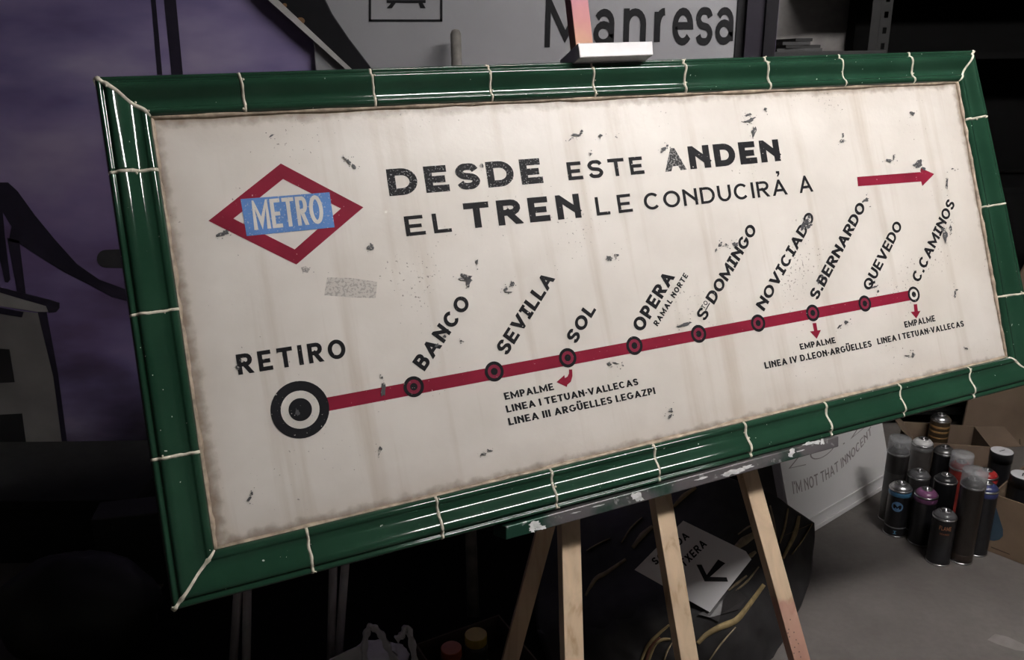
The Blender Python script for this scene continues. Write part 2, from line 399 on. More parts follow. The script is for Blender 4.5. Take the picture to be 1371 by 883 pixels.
# ceiling twin tube lamp
A = V((0.55, 0.55, 2.46)); B = V((1.90, 0.93, 2.46)); ax = (B-A).normalized(); sd = ax.cross(V((0, 0, 1)))
lamp = empty('ceiling_light', (A+B)/2, 'twin white tube light under the ceiling above the sign', 'light')
Ml = Matrix((ax, sd, V((0, 0, 1)))).transposed().to_4x4(); Ml.translation = (A+B)/2
hl = (B-A).length/2
G().box((-hl-0.05, -0.07, 0.03), (hl+0.05, 0.07, 0.14), Ml).build('housing', simple('white_sheet_metal', (0.6, 0.6, 0.6), 0.4), lamp, bevel=0.004)
m_tube = simple('lit_tube', (1, 1, 1), 0.5, emit=(TUBE_COL, TUBE_POWER))
for s in (-1, 1):
    G().tube([A+sd*0.045*s, B+sd*0.045*s], 0.014, 12).build('tube', m_tube, lamp, smooth=True)
    for e in (A, B): G().box((-0.012, -0.02, -0.03), (0.012, 0.02, 0.04), Matrix.Translation(e+sd*0.045*s)).build('socket', MATS['white_sheet_metal'], lamp)

# ---------------- mural paint on the wall
def wallpoly(name, pts, mat, d=0.0015, Y=YW, label=None, parent=wall):
    poly = [atY(x, y, Y) for x, y in pts]
    for p in poly: p.y = Y-d; p.z = max(p.z, 0.002)
    return G().prism(poly, V((0, d-0.0004, 0))).build(name, mat, parent, label=label)
m_mblack = simple('mural_black', (0.016, 0.013, 0.026), 0.5)
wallpoly('painted_swoosh', [(-40, 250), (0, 244), (11, 244), (24, 256), (47, 288), (75, 322), (103, 353), (133, 374), (180, 391), (180, 405), (150, 397), (120, 381), (86, 364), (54, 344), (28, 327), (12, 322), (16, 303), (4, 284), (-40, 283)], m_mblack)
wallpoly('painted_stroke', [(-4, 284), (4, 284), (7, 318), (14, 374), (11, 378), (7, 377), (0, 345)], m_mblack)
wallpoly('painted_stroke', [(10, 318), (26, 322), (35, 395), (24, 394)], m_mblack)
cap = [(130+12+12*math.cos(a), 346+12*math.sin(a)) for a in [math.radians(q) for q in range(90, 271, 20)]]
wallpoly('painted_nub', cap+[(185, 333), (185, 359)], simple('mural_dark_grey', (0.03, 0.03, 0.032), 0.5))
wallpoly('painted_pole', [(200, -30), (206, -30), (217.5, 100), (211, 100)], m_mblack)
wallpoly('painted_pole', [(217, -30), (233, -30), (245, 100), (230, 100)], m_mblack)
m_mgrey = simple('mural_grey', (0.19, 0.18, 0.175), 0.6, var=0.25, scale=4)
wallpoly('painted_building', [(-69, 400), (0, 412), (58, 420), (72, 500), (92, 640), (94, 660), (-69, 660)], m_mgrey, 0.0012)
wallpoly('painted_roof', [(-40, 378), (0, 387), (66, 403), (66, 417), (50, 417), (0, 409), (-40, 402)], simple('mural_pale_grey', (0.25, 0.24, 0.235), 0.6, var=0.2, scale=6), 0.0022)
wallpoly('painted_outline', [(50, 414), (62, 414), (78, 500), (99, 655), (92, 655), (72, 505)], m_mblack, 0.0018)
wallpoly('painted_outline', [(-40, 375), (0, 384), (68, 401), (80, 405), (80, 412), (76, 417), (66, 418), (62, 409), (0, 391), (-40, 382)], m_mblack, 0.0030)
wallpoly('painted_outline', [(-40, 404), (0, 411), (32, 417), (30, 424), (0, 419), (-40, 410)], m_mblack, 0.0030)
wallpoly('painted_window', [(-30, 464), (13, 467), (20, 511), (-30, 514)], m_dark, 0.0022)
wallpoly('painted_window', [(-30, 556), (30, 553), (36, 598), (-30, 604)], m_dark, 0.0022)

# ---------------- Manresa sign on the wall
m_grey = simple('grey_sign_enamel', (0.285, 0.285, 0.30), 0.45, var=0.05, scale=3)
m_blk = simple('black_lettering', (0.009, 0.009, 0.011), 0.6, spec=.2)
ms = empty('station_sign', V((0.05, YW-0.02, 1.5)), 'large grey station name sign reading Manresa behind the framed board', 'sign')
YS = YW-0.032
def wl(px, py, d=0.0): p = atY(px, py, YS); return V((p.x, YS-d, p.z))
x0 = wl(415, 0).x; x1 = wl(985, 40).x
G().box((x0, YS, 1.16), (x1, YS+0.03, 1.95)).build('panel', m_grey, ms, bevel=0.002)
G().box((x1, YS-0.006, 1.15), (x1+0.022, YS+0.04, 1.96)).build('frame', m_blk, ms)
G().box((x0, YS-0.006, 1.95), (x1, YS+0.04, 1.965)).build('frame', m_blk, ms)
for ch_, xa_, xb_ in (('M', 729, 783), ('a', 794, 821.5), ('n', 834, 864), ('r', 875, 896), ('e', 899.5, 927), ('s', 930.5, 953.5), ('a', 957, 981)):
    yb_ = lambda x: 63.5-(x-729)*.014
    put_text('letter', ch_, affine(wl(xa_, yb_(xa_), .002), wl(xb_, yb_(xb_), .002), wl(xa_+2, yb_(xa_)-68.5, .002)), .148, m_blk, ms, False)
def strip(a, b, wd, d=0.002): # px rectangle outline strokes
    return [wl(*a, d), wl(*b, d)]
g = G()
for quad in ([(494, -40), (497, -40), (497, 28.5), (494, 28.5)], [(589.5, -40), (592.5, -40), (592.5, 28.5), (589.5, 28.5)], [(494, 26), (592.5, 26), (592.5, 29), (494, 29)],
             [(518, 0), (570, 0), (570, 4), (518, 4)], [(524, 4), (530, 4), (525, 11), (518, 11)], [(561, 4), (566, 4), (570, 11), (563, 11)],
             [(522, -32), (566, -32), (570, -2), (518, -2)], [(494, -42), (592.5, -42), (592.5, -39), (494, -39)]):
    g.add([wl(x, y, .002) for x, y in quad], [(0, 1, 2, 3)])
g.build('train_pictogram', m_blk, ms)
# black leaning boards left of it
bb = empty('black_board', atY(430, 60, YW-0.09), 'black slanting board with a thin white edge at top of picture, left of station sign', 'board')
Yb = YW-0.055
def bp_(pts, Y): return [atY(x, y, Y) for x, y in pts]
G().prism(bp_([(120, -300), (300, -300), (415, -40), (443, 18), (466, 52), (506, 104), (480, 104), (466, 91), (372, 0), (332, -40)], Yb), V((0, 0.018, 0))).build('board_face', m_blk, bb)
G().prism(bp_([(88, -300), (112, -300), (338, -36), (372, 0), (470, 92), (482, 104), (472, 104), (460, 90), (359, 0)], Yb-0.006), V((0, 0.018, 0))).build('white_edge', simple('white_strip', (0.42, 0.41, 0.40), 0.5), bb, label='narrow white strip')
G().prism(bp_([(402+6*math.cos(a), 28+5*math.sin(a)) for a in [k*math.pi/5 for k in range(10)]], Yb-0.002), V((0, 0.002, 0))).build('paint_drip', simple('ochre_drip', (0.20, 0.11, 0.05), 0.6), bb)
G().prism(bp_([(381+3*math.cos(a), 7+3*math.sin(a)) for a in [k*math.pi/4 for k in range(8)]], Yb-0.002), V((0, 0.002, 0))).build('paint_drip', MATS['ochre_drip'], bb)
# dark post between the sign and the alcove
post = G(); xa = atY(993, 40, YW-0.06).x; xb = atY(1022, 40, YW-0.06).x; xc = atY(1038, 40, YW-0.06).x
struct('trim_1', G().box((xa+0.012, YW-0.06, 0), (xb, YW, 2.6)), simple('dark_purple_paint', (0.014, 0.011, 0.020), 0.6, spec=.25))
struct('trim_2', G().box((xb, YW-0.075, 0), (xc, YW, 2.6)), simple('darker_purple_paint', (0.006, 0.005, 0.008), 0.6, spec=.2))
# pole leaning on the wall
pt = atY(610, 40, YW-0.10); pf = fl(634, 835)
g = G(); dirp = (pf-pt).normalized()
g.tube([pt+dirp*0.0, pt+dirp*0.004, pt+dirp*0.014, pf-dirp*0.02], [0.006, 0.012, 0.0155, 0.0155], 14)
tag(g.build('broom_pole', simple('weathered_pole', (0.17, 0.16, 0.145), 0.6, var=0.3), smooth=True), 'grey wooden pole with rounded top leaning behind the framed sign', 'pole')

# ------------------------------------------------------------------ the metro sign
sign = empty('metro_sign', None, 'large cream metro line sign framed with dark green glazed tiles on the easel', 'sign', mat=SM)
TOPJ = [((126, 104), (202, 157)), ((318, 93), (329, 150)), ((493, 88.5), (502, 141.5)), ((650, 85), (657, 134)), ((788, 81.5), (794, 128)), ((911, 78), (915, 121)), ((1019, 75), (1028, 117)), ((1118, 73), (1129, 114)), ((1212, 70.5), (1221, 112)), ((1300, 68), (1281, 110))]
RGTJ = [((1300, 68), (1281, 110)), ((1317.5, 157), (1292, 161)), ((1339, 274), (1315, 278)), ((1363, 394), (1332, 398)), ((1393, 510), (1347, 478))]
BOTJ = [((231, 817), (287, 735)), ((419, 769), (410, 711)), ((592, 723), (583, 671)), ((743, 679), (735, 629)), ((880, 644), (872, 596)), ((1002, 611), (993, 566)), ((1109, 582), (1101, 539)), ((1206, 557), (1200, 514)), ((1299, 532), (1293, 491)), ((1393, 510), (1347, 478))]
LFTJ = [((126, 104), (202, 157)), ((145, 233), (208, 229)), ((171, 424), (236, 414)), ((200, 616), (263, 605)), ((231, 817), (287, 735))]
OUT_N = 0.013
def J(j): return son(*j[0], OUT_N), son(*j[1], 0.0)
# fit straight outer/inner lines: corner points exact, joints projected onto the lines
def online(p, a, b): d = (b-a).normalized(); return a + d*(p-a).dot(d)
def series(js):
    jj = [J(j) for j in js]; oa, ia = jj[0]; ob, ib = jj[-1]
    return [(online(o, oa, ob), online(i, ia, ib)) for o, i in jj]
_K = [(0, 5), (.03, 8.6), (.07, 11.2), (.11, 12.3), (.14, 12.4), (.17, 11.9), (.20, 10.4), (.24, 9.9), (.30, 9.8), (.36, 10.6), (.42, 12.7), (.50, 16.6), (.56, 19.7), (.62, 22.3), (.68, 24.0), (.74, 24.6), (.78, 24.1), (.81, 22.4), (.832, 20.0), (.85, 19.3), (.87, 19.8), (.90, 21.2), (.93, 21.7), (.96, 20.8), (.985, 17.5), (1.0, 13.0)]
def _prof():
    out = [(0.0, .0005)]; Q = [_K[0]]+_K+[_K[-1]]
    for i in range(1, len(Q)-2):
        a, b, c, d = Q[i-1:i+3]
        for j in range(2):
            t = j/2; x = b[0]+(c[0]-b[0])*t
            m0 = (c[1]-a[1])/max(1e-6, c[0]-a[0])*(c[0]-b[0]); m1 = (d[1]-b[1])/max(1e-6, d[0]-b[0])*(c[0]-b[0])
            y = (2*t**3-3*t*t+1)*b[1]+(t**3-2*t*t+t)*m0+(-2*t**3+3*t*t)*c[1]+(t**3-t*t)*m1
            out.append((x, y*.001))
    return out+[(1.0, .013), (1.0, -.018)]
PROF = _prof()
PROF_OLD = [(0.0, .0005), (0.0, .006), (.03, .0085), (.12, .0095), (.17, .0075), (.20, .0095), (.25, .0155), (.32, .0205), (.42, .0245), (.52, .0255), (.62, .0240), (.71, .0200), (.78, .0150), (.83, .0105), (.855, .0092), (.875, .0110), (.91, .0132), (.955, .0125), (.985, .0095), (1.0, .0060), (1.0, -.018)]
m_tile = M_tile(); m_grout = simple('cream_grout', (0.62, 0.57, 0.47), 0.7, var=0.25, scale=90)
def tile(o0, i0, o1, i1):
    L = (i1-i0).length; g = 0.0016/L; e = 0.0022/L; secs = [(g, -.0014), (g+e*0.7, 0)] + [(k/6, random.uniform(-.00012, .00012)) for k in range(1, 6)] + [(1-g-e*0.7, 0), (1-g, -.0014)]
    tilt = random.uniform(-.0007, .0007); lift = random.uniform(-.0005, .0008)
    vs = []; fs = []; n = len(PROF)
    for a, dn in secs:
        for t, h in PROF:
            p = (i0*(1-a)+i1*a)*(1-t) + (o0*(1-a)+o1*a)*t
            hh = h + (dn + lift + tilt*(a-.5)*2 if h > .001 else 0)
            vs.append(V((p.x, p.y, hh)))
    for s in range(len(secs)-1):
        for k in range(n-1): fs.append((s*n+k, s*n+k+1, (s+1)*n+k+1, (s+1)*n+k))
    fs.append(tuple(range(n))); fs.append(tuple(range(len(secs)*n-1, (len(secs)-1)*n-1, -1)))
    o = obj('tile', vs, fs, m_tile, sign, smooth=True, local=True)
    me = o.data
    for ed in me.edges:
        a, b = ed.vertices; sa, sb = a//n, b//n; ka, kb = a % n, b % n
        if (sa == sb and sa in (1, len(secs)-2)) or (sa == sb and sa in (0, len(secs)-1)) or (ka == kb and ka == n-2): ed.use_edge_sharp = True
    return o
def grout(o, i, k=1.0):
    d = (o-i).normalized(); s = V((-d.y, d.x)); vs = []; fs = []
    NP = 26; sd_ = random.random()*50
    def h(t):
        for a, b in zip(PROF[1:-1], PROF[2:]):
            if a[0] <= t <= b[0]: return a[1]+(b[1]-a[1])*((t-a[0])/max(1e-6, b[0]-a[0]))
        return PROF[-2][1]
    for q in range(NP+1):
        t = q/NP; c = i + (o-i)*t
        wob = noise.noise(V((t*6, sd_, 0)))*.0016; wd = (.0023 + .0011*abs(noise.noise(V((t*9, 0, sd_)))))*k
        for m_, dz in ((-1, -.0012), (-.55, .0009), (0, .0015), (.55, .0009), (1, -.0012)):
            p = c + s*(wob+m_*wd); vs.append(V((p.x, p.y, h(t)+dz)))
    for q in range(NP):
        for m_ in range(4): fs.append((q*5+m_, q*5+m_+1, (q+1)*5+m_+1, (q+1)*5+m_))
    p = o; vs += [V((p.x-s.x*.002, p.y-s.y*.002, -.017)), V((p.x+s.x*.002, p.y+s.y*.002, -.017))]
    fs.append((NP*5, NP*5+4, len(vs)-1, len(vs)-2))
    g = G().add(vs, fs)
    for _ in range(random.choice((1, 2, 3))):
        t = random.choice((.3, .45, .75, .06, .95)); c = i+(o-i)*t + s*random.choice((-1, 1))*.0035
        r = random.uniform(.0010, .0022)
        g.lathe([(0.0001, r*.9), (r*.7, r*.6), (r, 0), (r, -.001)], 8, c=V((c.x, c.y, h(t)+.0002)))
    g.build('grout', m_grout, sign, smooth=True, local=True)
done = set()
sides = [series(x) for x in (TOPJ, RGTJ, BOTJ, LFTJ)]
for js in sides:
    for (o0, i0), (o1, i1) in zip(js[:-1], js[1:]): tile(o0, i0, o1, i1)
    for q, (o, i) in enumerate(js):
        key = (round(o.x, 2), round(o.y, 2))
        if key in done: continue
        done.add(key); grout(o, i, 1.35 if q in (0, len(js)-1) else 1.0)
innerc = [sides[0][0][1], sides[0][-1][1], sides[1][-1][1], sides[2][0][1]]
outerc = [sides[0][0][0], sides[0][-1][0], sides[1][-1][0], sides[2][0][0]]
hw = sum(abs(p.x) for p in innerc)/4; hh = sum(abs(p.y) for p in innerc)/4
cen = sum(innerc, V((0, 0)))/4
ex = [p + (q-p)*0.35 for p, q in zip(innerc, outerc)]
m_panel = M_panel(hw, hh)
pg = G().prism([V((p.x, p.y, 0)) for p in [innerc[0]+(outerc[0]-innerc[0])*.98, innerc[1]+(outerc[1]-innerc[1])*.98, innerc[2]+(outerc[2]-innerc[2])*.98, innerc[3]+(outerc[3]-innerc[3])*.98]], V((0, 0, -.018)))
panel = obj('panel', pg.v, pg.f, m_panel, sign, local=True)
m_bead = simple('dirty_sealant', (0.33, 0.26, 0.195), 0.6, var=0.45, scale=55)
g = G()
for a, b in zip(innerc, innerc[1:]+innerc[:1]):
    pts = [V((*(a+(b-a)*k/60), .001)) + V((noise.noise(V((k*.6, a.x, a.y)))*.0015, noise.noise(V((a.x, k*.6, 3)))*.0015, 0)) for k in range(61)]
    g.tube(pts, [0.0046+.0026*noise.noise(V((k*.5, a.x*9, 1))) for k in range(61)], 6)
obj('sealant_bead', g.v, g.f, m_bead, sign, smooth=True, local=True)
# lettering
WORN = (0.50, 0.47, 0.43)
m_ink = M_worn('black_enamel', (0.012, 0.012, 0.014), WORN, 0.70, 220); m_inkw = M_worn('worn_black_enamel', (0.012, 0.012, 0.014), (0.24, 0.24, 0.24), 0.61, 330, .55, .12)
m_red = M_worn('crimson_enamel', (0.215, 0.012, 0.032), (0.5, 0.33, 0.32), 0.71, 240)
m_blue = M_worn('blue_enamel', (0.10, 0.215, 0.48), (0.35, 0.42, 0.55), 0.62, 300); m_cream = M_worn('cream_enamel', (0.62, 0.59, 0.54), (0.4, 0.42, 0.5), 0.66, 300)
LN = 0.0004
def sl(p, n): q = son(*p, 0.0); return V((q.x, q.y, n))
def st(txt, BL, BR, TL, t, mat=None, gap=0.2, cond=1.0, n=LN, name='lettering', label=None):
    return put_text(name, txt, affine(sl(BL, n), sl(BR, n), sl(TL, n)), t, mat or m_ink, sign, True, gap, cond, label)
st('DESDE', (521.6, 262.6), (727.8, 244.8), (516.4, 226.6), .26, m_inkw, .22, 1.15, label='bold black word DESDE, speckled')
st('ESTE', (761.4, 241.5), (863.2, 232.4), (757.8, 217.3), .20, None, .26, 1.15)
st('EL', (544.3, 316.3), (605.3, 310), (540.2, 289.7), .18, None, .3, 1.15)
st('TREN', (623.9, 306.4), (778.8, 291.1), (619.2, 272.3), .24, None, .25, 1.1, label='bold black word TREN')
st('LE', (799.3, 288.7), (847.6, 283.1), (795.7, 264), .165, None, .4, 1.1)
st('A', (891.6, 230), (918.3, 227), (886.4, 199.6), .27, M_worn('rubbed_black_enamel', (0.02, 0.02, 0.022), (0.20, 0.195, 0.19), 0.52, 260, .5, .2), label='rubbed grey letter A')
st('NDEN', (924.4, 226.6), (1045.6, 215.3), (919.9, 196), .27, None, .17, 1.05, label='bold black letters NDEN')
st('CONDUCIRA', (863.6, 281.7), (1054.8, 260.1), (860.2, 259), .16, None, .17, 1.0)
st('A', (1070.7, 258.6), (1089, 256.2), (1067.3, 236), .16)
st('RETIRO', (319.4, 501.8), (464.3, 478.5), (315.3, 474.6), .205, None, .28, .9)
st('BANCO', (568.5, 497), (631.2, 405), (551.5, 484.4), .22, None, .16, .92)
st('SEViLLA', (678.5, 476.8), (743.3, 373.2), (662.8, 465.2), .21, None, .11, .85)
st('SOL', (770.8, 461.3), (798.3, 414.5), (756.8, 450.6), .22, None, .15, .92)
st('OPERA', (859.3, 445.6), (903.8, 370.7), (844.8, 435.5), .22, None, .14, .85)
st('RAMAL NORTE', (880.2, 436.9), (921.5, 369), (874.2, 432.4), .21, None, .22, .8)
st('S', (942.9, 430.6), (950.6, 419.3), (930.9, 420.6), .20)
st('DOMiNGO', (955.9, 408), (1013.8, 307.2), (944, 398.3), .21, None, .09, .85)
st('TO', (942.9, 414.3), (948.3, 404.6), (937.9, 411.0), .18, None, .2)
st('NOViCiADO', (1022.7, 416.9), (1091.3, 290.6), (1011.4, 407.8), .20, None, .09, .85)
st('S.BERNARDO', (1094, 402.7), (1159.5, 276.8), (1082.7, 394.4), .21, None, .09, .85)
st('QUEVEDO', (1164.7, 390.4), (1208.6, 301.6), (1153.9, 382.6), .20, None, .09, .85)
st('C.CAMiNOS', (1230.3, 379.2), (1279, 272.8), (1219.7, 371.4), .20, None, .09, .85)
st('EMPALME', (676.3, 535.2), (742, 521.6), (673.9, 525.7), .20, None, .13, .75)
st('LINEA I TETUAN-VALLECAS', (678.6, 552.2), (855.2, 514.8), (676.2, 542.8), .20, None, .13, .75)
st('LINEA III ARGÜELLES LEGAZPI', (681.6, 569.2), (877.9, 526.9), (679.3, 559.6), .20, None, .13, .75)
st('EMPALME', (1071.8, 468.1), (1119.2, 458.8), (1069.8, 460.1), .20, None, .13, .75)
st('LINEA IV D.LEON-ARGÜELLES', (1024.5, 493.6), (1167.5, 463.7), (1022.6, 484.8), .20, None, .13, .75)
st('EMPALME', (1211.7, 438.6), (1252.5, 429.6), (1209.8, 430.4), .20, None, .13, .75)
st('LINEA I TETUAN-VALLECAS', (1175.3, 461), (1290.9, 436.5), (1173.5, 452.9), .20, None, .13, .75)
def flat(name, px, mat, n, label=None):
    return obj(name, [sl(p, n) for p in px], [tuple(range(len(px)))], mat, sign, local=True, label=label)
flat('accent', [(1038.5, 229), (1043, 229), (1043.5, 232.5), (1041.5, 236.5), (1040, 236), (1041, 232.5), (1038.5, 232)], m_ink, LN)
flat('underline', [(943.7, 415.2), (949.3, 405.2), (950.5, 405.9), (944.9, 415.9)], m_ink, LN*1.2)
# red line, arrow
flat('line_band', [(425, 534.1), (1222, 387.7), (1222, 401.2), (425, 552.7)], m_red, LN*.6, 'long crimson band joining the stops')
flat('direction_arrow', [(1147.3, 236.8), (1232.2, 230.2), (1232.6, 224.8), (1250.6, 232.8), (1234.7, 249), (1233, 242.8), (1148.6, 249.3)], m_red, LN, 'crimson arrow pointing right')
def ring(name, c, r0, r1, mat, n, k=40):
    q = sl(c, n); vs = []; fs = []
    for j in range(k):
        a = 2*math.pi*j/k; e = V((math.cos(a), math.sin(a), 0)); vs += [q+e*r1, q+e*max(r0, 0)]
    for j in range(k): fs.append((2*j, 2*((j+1) % k), 2*((j+1) % k)+1, 2*j+1))
    if r0 <= 0: vs = vs[::2]; fs = [tuple(range(k))]
    return obj(name, vs, fs, mat, sign, local=True)
def rad(c, dy): return (sl((c[0], c[1]-dy), 0)-sl((c[0], c[1]+dy), 0)).length/2
c0 = (402, 548); R0 = rad(c0, 38.6)
ring('stop_ring', c0, R0*.66, R0, m_ink, LN*1.6); ring('stop_fill', c0, 0, R0*.68, m_cream, LN*1.2); ring('stop_dot', c0, 0, R0*.40, m_ink, LN*1.7)
m_dred = M_worn('dark_crimson_enamel', (0.20, 0.02, 0.045), (0.3, 0.2, 0.2), 0.68, 300)
stops = [(553.9, 517.4), (661.6, 497), (759.9, 478.7), (849.2, 462.4), (935.2, 446.7), (1014.8, 432.3), (1087.9, 418.7), (1157.6, 406.1), (1223.2, 393.9)]
Rs = rad(stops[3], 12.5)
for k, c in enumerate(stops):
    last = k == len(stops)-1
    ring('stop_ring', c, Rs*.68, Rs, m_ink, LN*1.6); ring('stop_fill', c, 0, Rs*.72, m_cream if last else m_dred, LN*1.2)
    ring('stop_dot', c, 0, Rs*.36, m_ink, LN*1.8)
g = G()
def zz(x, y): return (640+x/2.944, 300+y/2.944)
curl = [zz(*p) for p in [(358, 572), (371, 572), (372, 598), (366, 620), (352, 632), (350, 641), (309, 622), (340, 594), (342, 606), (352, 600), (358, 588)]]
flat('change_arrow', curl, m_red, LN)
flat('change_arrow', [(1087.6, 432.5), (1092.6, 432), (1094.3, 442), (1099, 441.5), (1093.3, 453.3), (1084.2, 443.5), (1089.6, 442.8)], m_red, LN)
flat('change_arrow', [(1223, 407.3), (1227.6, 406.8), (1228.8, 416.3), (1232.3, 415.8), (1226.6, 426.2), (1219, 417.3), (1224, 416.8)], m_red, LN)
# metro emblem
flatf = [(279, 295.5), (375.9, 218.8), (486.5, 277.4), (396.8, 354)]; inn = [(312.5, 292.6), (378.9, 239.6), (456.4, 279), (394.5, 333.6)]
vs = [sl(p, LN) for p in flatf+inn]
obj('emblem_lozenge', vs, [(0, 1, 5, 4), (1, 2, 6, 5), (2, 3, 7, 6), (3, 0, 4, 7)], m_red, sign, local=True, label='crimson open diamond')
flat('emblem_bar', [(322, 266.5), (441, 257.3), (447.9, 304.2), (330.2, 316)], m_blue, LN*1.8, 'blue rectangle across the diamond')
st('METRO', (340.6, 308), (434.8, 298.8), (335.4, 268.6), .135, m_cream, .11, .52, LN*2.6, label='white condensed word METRO')
# chipped enamel patches: (x, y, half width, half height, angle)
CH = [(294, 314, 8, 3, -15), (303, 311, 4, 3, 10), (497, 331, 5, 5, 0), (467, 217, 5, 2, 50), (473, 223, 4, 2.5, 45), (461, 212, 3, 1.2, 45), (625, 371, 8, 4, 20), (627, 378, 4, 8, 10), (619, 374, 5, 2, 0), (638, 350, 2, 3, 0),
      (685, 380, 3, 4, 20), (677, 387, 2.6, 2.6, 0), (680, 391, 6, 1, 0), (770, 181, 6, 2, 0), (777, 178, 2, 4, 30), (764, 186, 4, 1, -40), (803, 182, 3, 2, 0), (825, 184, 1.3, 1, 0), (790, 206, 2, 1.5, -30),
      (815, 346, 5, 3, 10), (825, 342, 3.5, 3, -20), (1001, 154, 5, 1.6, -20), (1004, 161, 7, 2.4, -25), (1009, 176, 3.5, 7, 10), (996, 163, 3, 1, -20), (1024, 146, 2, 2, 0), (1127, 189, 3.2, 2.5, 0), (1128, 181, 1.5, 3, 0), (1221, 152, 3.5, 3, 20),
      (1190, 215, 5, 2.5, 0), (1196, 210, 1, 3, 0), (1230, 219, 4, 6, 30), (1225, 221, 3, 2, 0), (1236, 226, 4, 2, 30), (1267, 246, 1.6, 8, 5), (1272, 306, 2, 5, 0), (1265, 316, 3.5, 9, 5), (1263, 308, 4, 3, 0), (1278, 394, 1.4, 5, 5), (1280, 388, 2, 1, 0),
      (888, 200, 5, 3, -50), (893, 195, 2, 2, 0), (1158, 268, 5, 3, -25), (1079, 297, 3, 6, 35), (1083, 302, 5, 3, -40), (1083, 290, 2, 3, 0), (964, 327, 2, 4, 35), (958, 335, 1.2, 3, 35), (971, 328, 2, 2, 0), (984, 327, 5, 3, 0), (917, 434, 8, 2.2, -15), (909, 437, 4, 1, -10),
      (815, 487, 3, 2.5, 0), (824, 486, 4, 1, 10), (833, 489, 2, 1, 20), (1132, 431, 3, 3, 0), (1123, 437, 4, 1.5, -40), (1100, 370, 2, 1, 0), (1222, 475, 2.5, 4, 20), (1214, 476, 4, 0.8, 0), (1293, 466, 2.5, 1, 10), (897, 549, 3.6, 3.2, 0), (897, 557, 2, 3, 20),
      (509, 600, 2.5, 2.5, 0), (507, 608, .8, 3, 20), (647, 607, 4, 2, -15), (656, 603, 3, 1.3, 0), (334, 667, 2, 4.5, 30), (337, 660, 1.6, 2.5, 0), (513, 522, 3, 9, 0), (511, 505, 2.2, 1.6, 0), (409, 360, 5, 4, 0), (1170, 384, 5, 1.2, -20), (1175, 390, 2, 2, 0), (318, 492, 3, 3, 0), (322, 482, 2, 2, 0),
      (595, 450, 3, 2, 0), (585, 462, 4, 1.5, -20), (617, 456, 2, 1, 0), (1095, 378, 1.2, 3, 0), (1275, 226, 2, 1, 0), (363, 182, 5, 1, -30), (645, 222, 2.5, 3, 0), (1076, 300, 3, 9, 30), (398, 552, 3, 4, 10)]
g = G(); g2 = G()
for (x, y, a, b, ang) in CH:
    n_ = 14; ca, sa = math.cos(math.radians(ang)), math.sin(math.radians(ang)); pts = []
    for k in range(n_):
        q = 2*math.pi*k/n_; rr = 1+random.uniform(-.45, .3); ex_, ey = a*rr*math.cos(q), b*rr*math.sin(q)
        pts.append(sl((x+ex_*ca-ey*sa, y+ex_*sa+ey*ca), LN*3.2))
    (g2 if (x, y) in ((409, 360),) else g).add(pts, [tuple(range(n_))])
    for _ in range(4):
        dx, dy = random.gauss(0, a*1.1), random.gauss(0, b*1.1+1.5); r = random.uniform(.35, 1.0)
        g.add([sl((x+dx+r*math.cos(q), y+dy+r*.8*math.sin(q)), LN*3.2) for q in (0, 1.3, 2.5, 3.8, 5)], [(0, 1, 2, 3, 4)])
def M_chip(name, thr, c1):
    m, nt, b = newmat(name); tc = N(nt, 'ShaderNodeTexCoord'); n1 = N(nt, 'ShaderNodeTexNoise', i_Scale=240.0, i_Detail=3.0)
    nt.links.new(tc.outputs['Object'], n1.inputs['Vector'])
    nt.links.new(ramp(nt, n1.outputs[0], [(thr, c1), (thr+.05, (0.5, 0.47, 0.43))]), b.inputs['Base Color']); b.inputs['Roughness'].default_value = .7
    return m
obj('enamel_chips', g.v, g.f, M_chip('bare_steel_chip', .60, (0.065, 0.065, 0.068)), sign, local=True, kind='stuff')
flat('rubbed_patch', [(438, 371), (470, 372), (505, 377), (503, 399), (470, 398), (434, 395)], M_chip('rubbed_enamel', .44, (0.34, 0.32, 0.295)), LN*.5, 'pale grey scuffed patch')
flat('rubbed_patch', [(403, 358), (409, 356), (415, 360), (412, 365), (405, 364)], M_chip('rubbed_enamel_b', .5, (0.30, 0.28, 0.26)), LN*.5)

# ------------------------------------------------------------------ easel
def bar_px(pA, pB, n, wA, wB, depth, toz=None, ext=0.0):
    """bar whose front face lies in the sign plane shifted by n, from photo points (left,right) at two levels"""
    pass
easel = empty('easel', V((SC.x-0.02, SC.y-0.1, 0)), 'pine wooden painting easel holding up the metro sign', 'easel')
def sw(x, y, n): q = son(x, y, n); return SC + SR*q.x + SU*q.y + SN*n
def leg(name, a, b, wd, n, depth, mat, top=None, down=True, label=None):
    """a, b: photo points of the centre line; extended downwards to the floor"""
    P = sw(*a, n); Q = sw(*b, n); d = (Q-P).normalized()
    if down: Q = P + d*((0.0-P.z)/d.z)
    if top is not None: P = P - d*top
    s = d.cross(SN).normalized()*(wd/2)
    back = -SN*depth
    if down:
        f = lambda p: p + d*((0.001-p.z)/d.z)
        bot = [f(Q-s), f(Q+s), f(Q+s+back), f(Q-s+back)]
    else: bot = [Q-s, Q+s, Q+s+back, Q-s+back]
    return G().hexa(bot+[P-s, P+s, P+s+back, P-s+back]).build(name, mat, easel, bevel=.0012, label=label)
PL, PD = (0.66, 0.50, 0.34), (0.38, 0.25, 0.14)
m_pine = M_wood('pine', PL, PD, 'z')
RZ = sw(1052, 793, -0.03).z
m_pine_red = M_wood('pine_red_foot', PL, PD, 'z', (0.0, 1.0, [(0.0, .85, (0.30, 0.12, 0.07)), (RZ-.13, .8, (0.38, 0.17, 0.13)), (RZ-.02, .55, (0.36, 0.14, 0.13)), (RZ, 0.5, (0.34, 0.08, 0.10)), (RZ+.012, 0.0, (0.4, 0.15, 0.14))]))
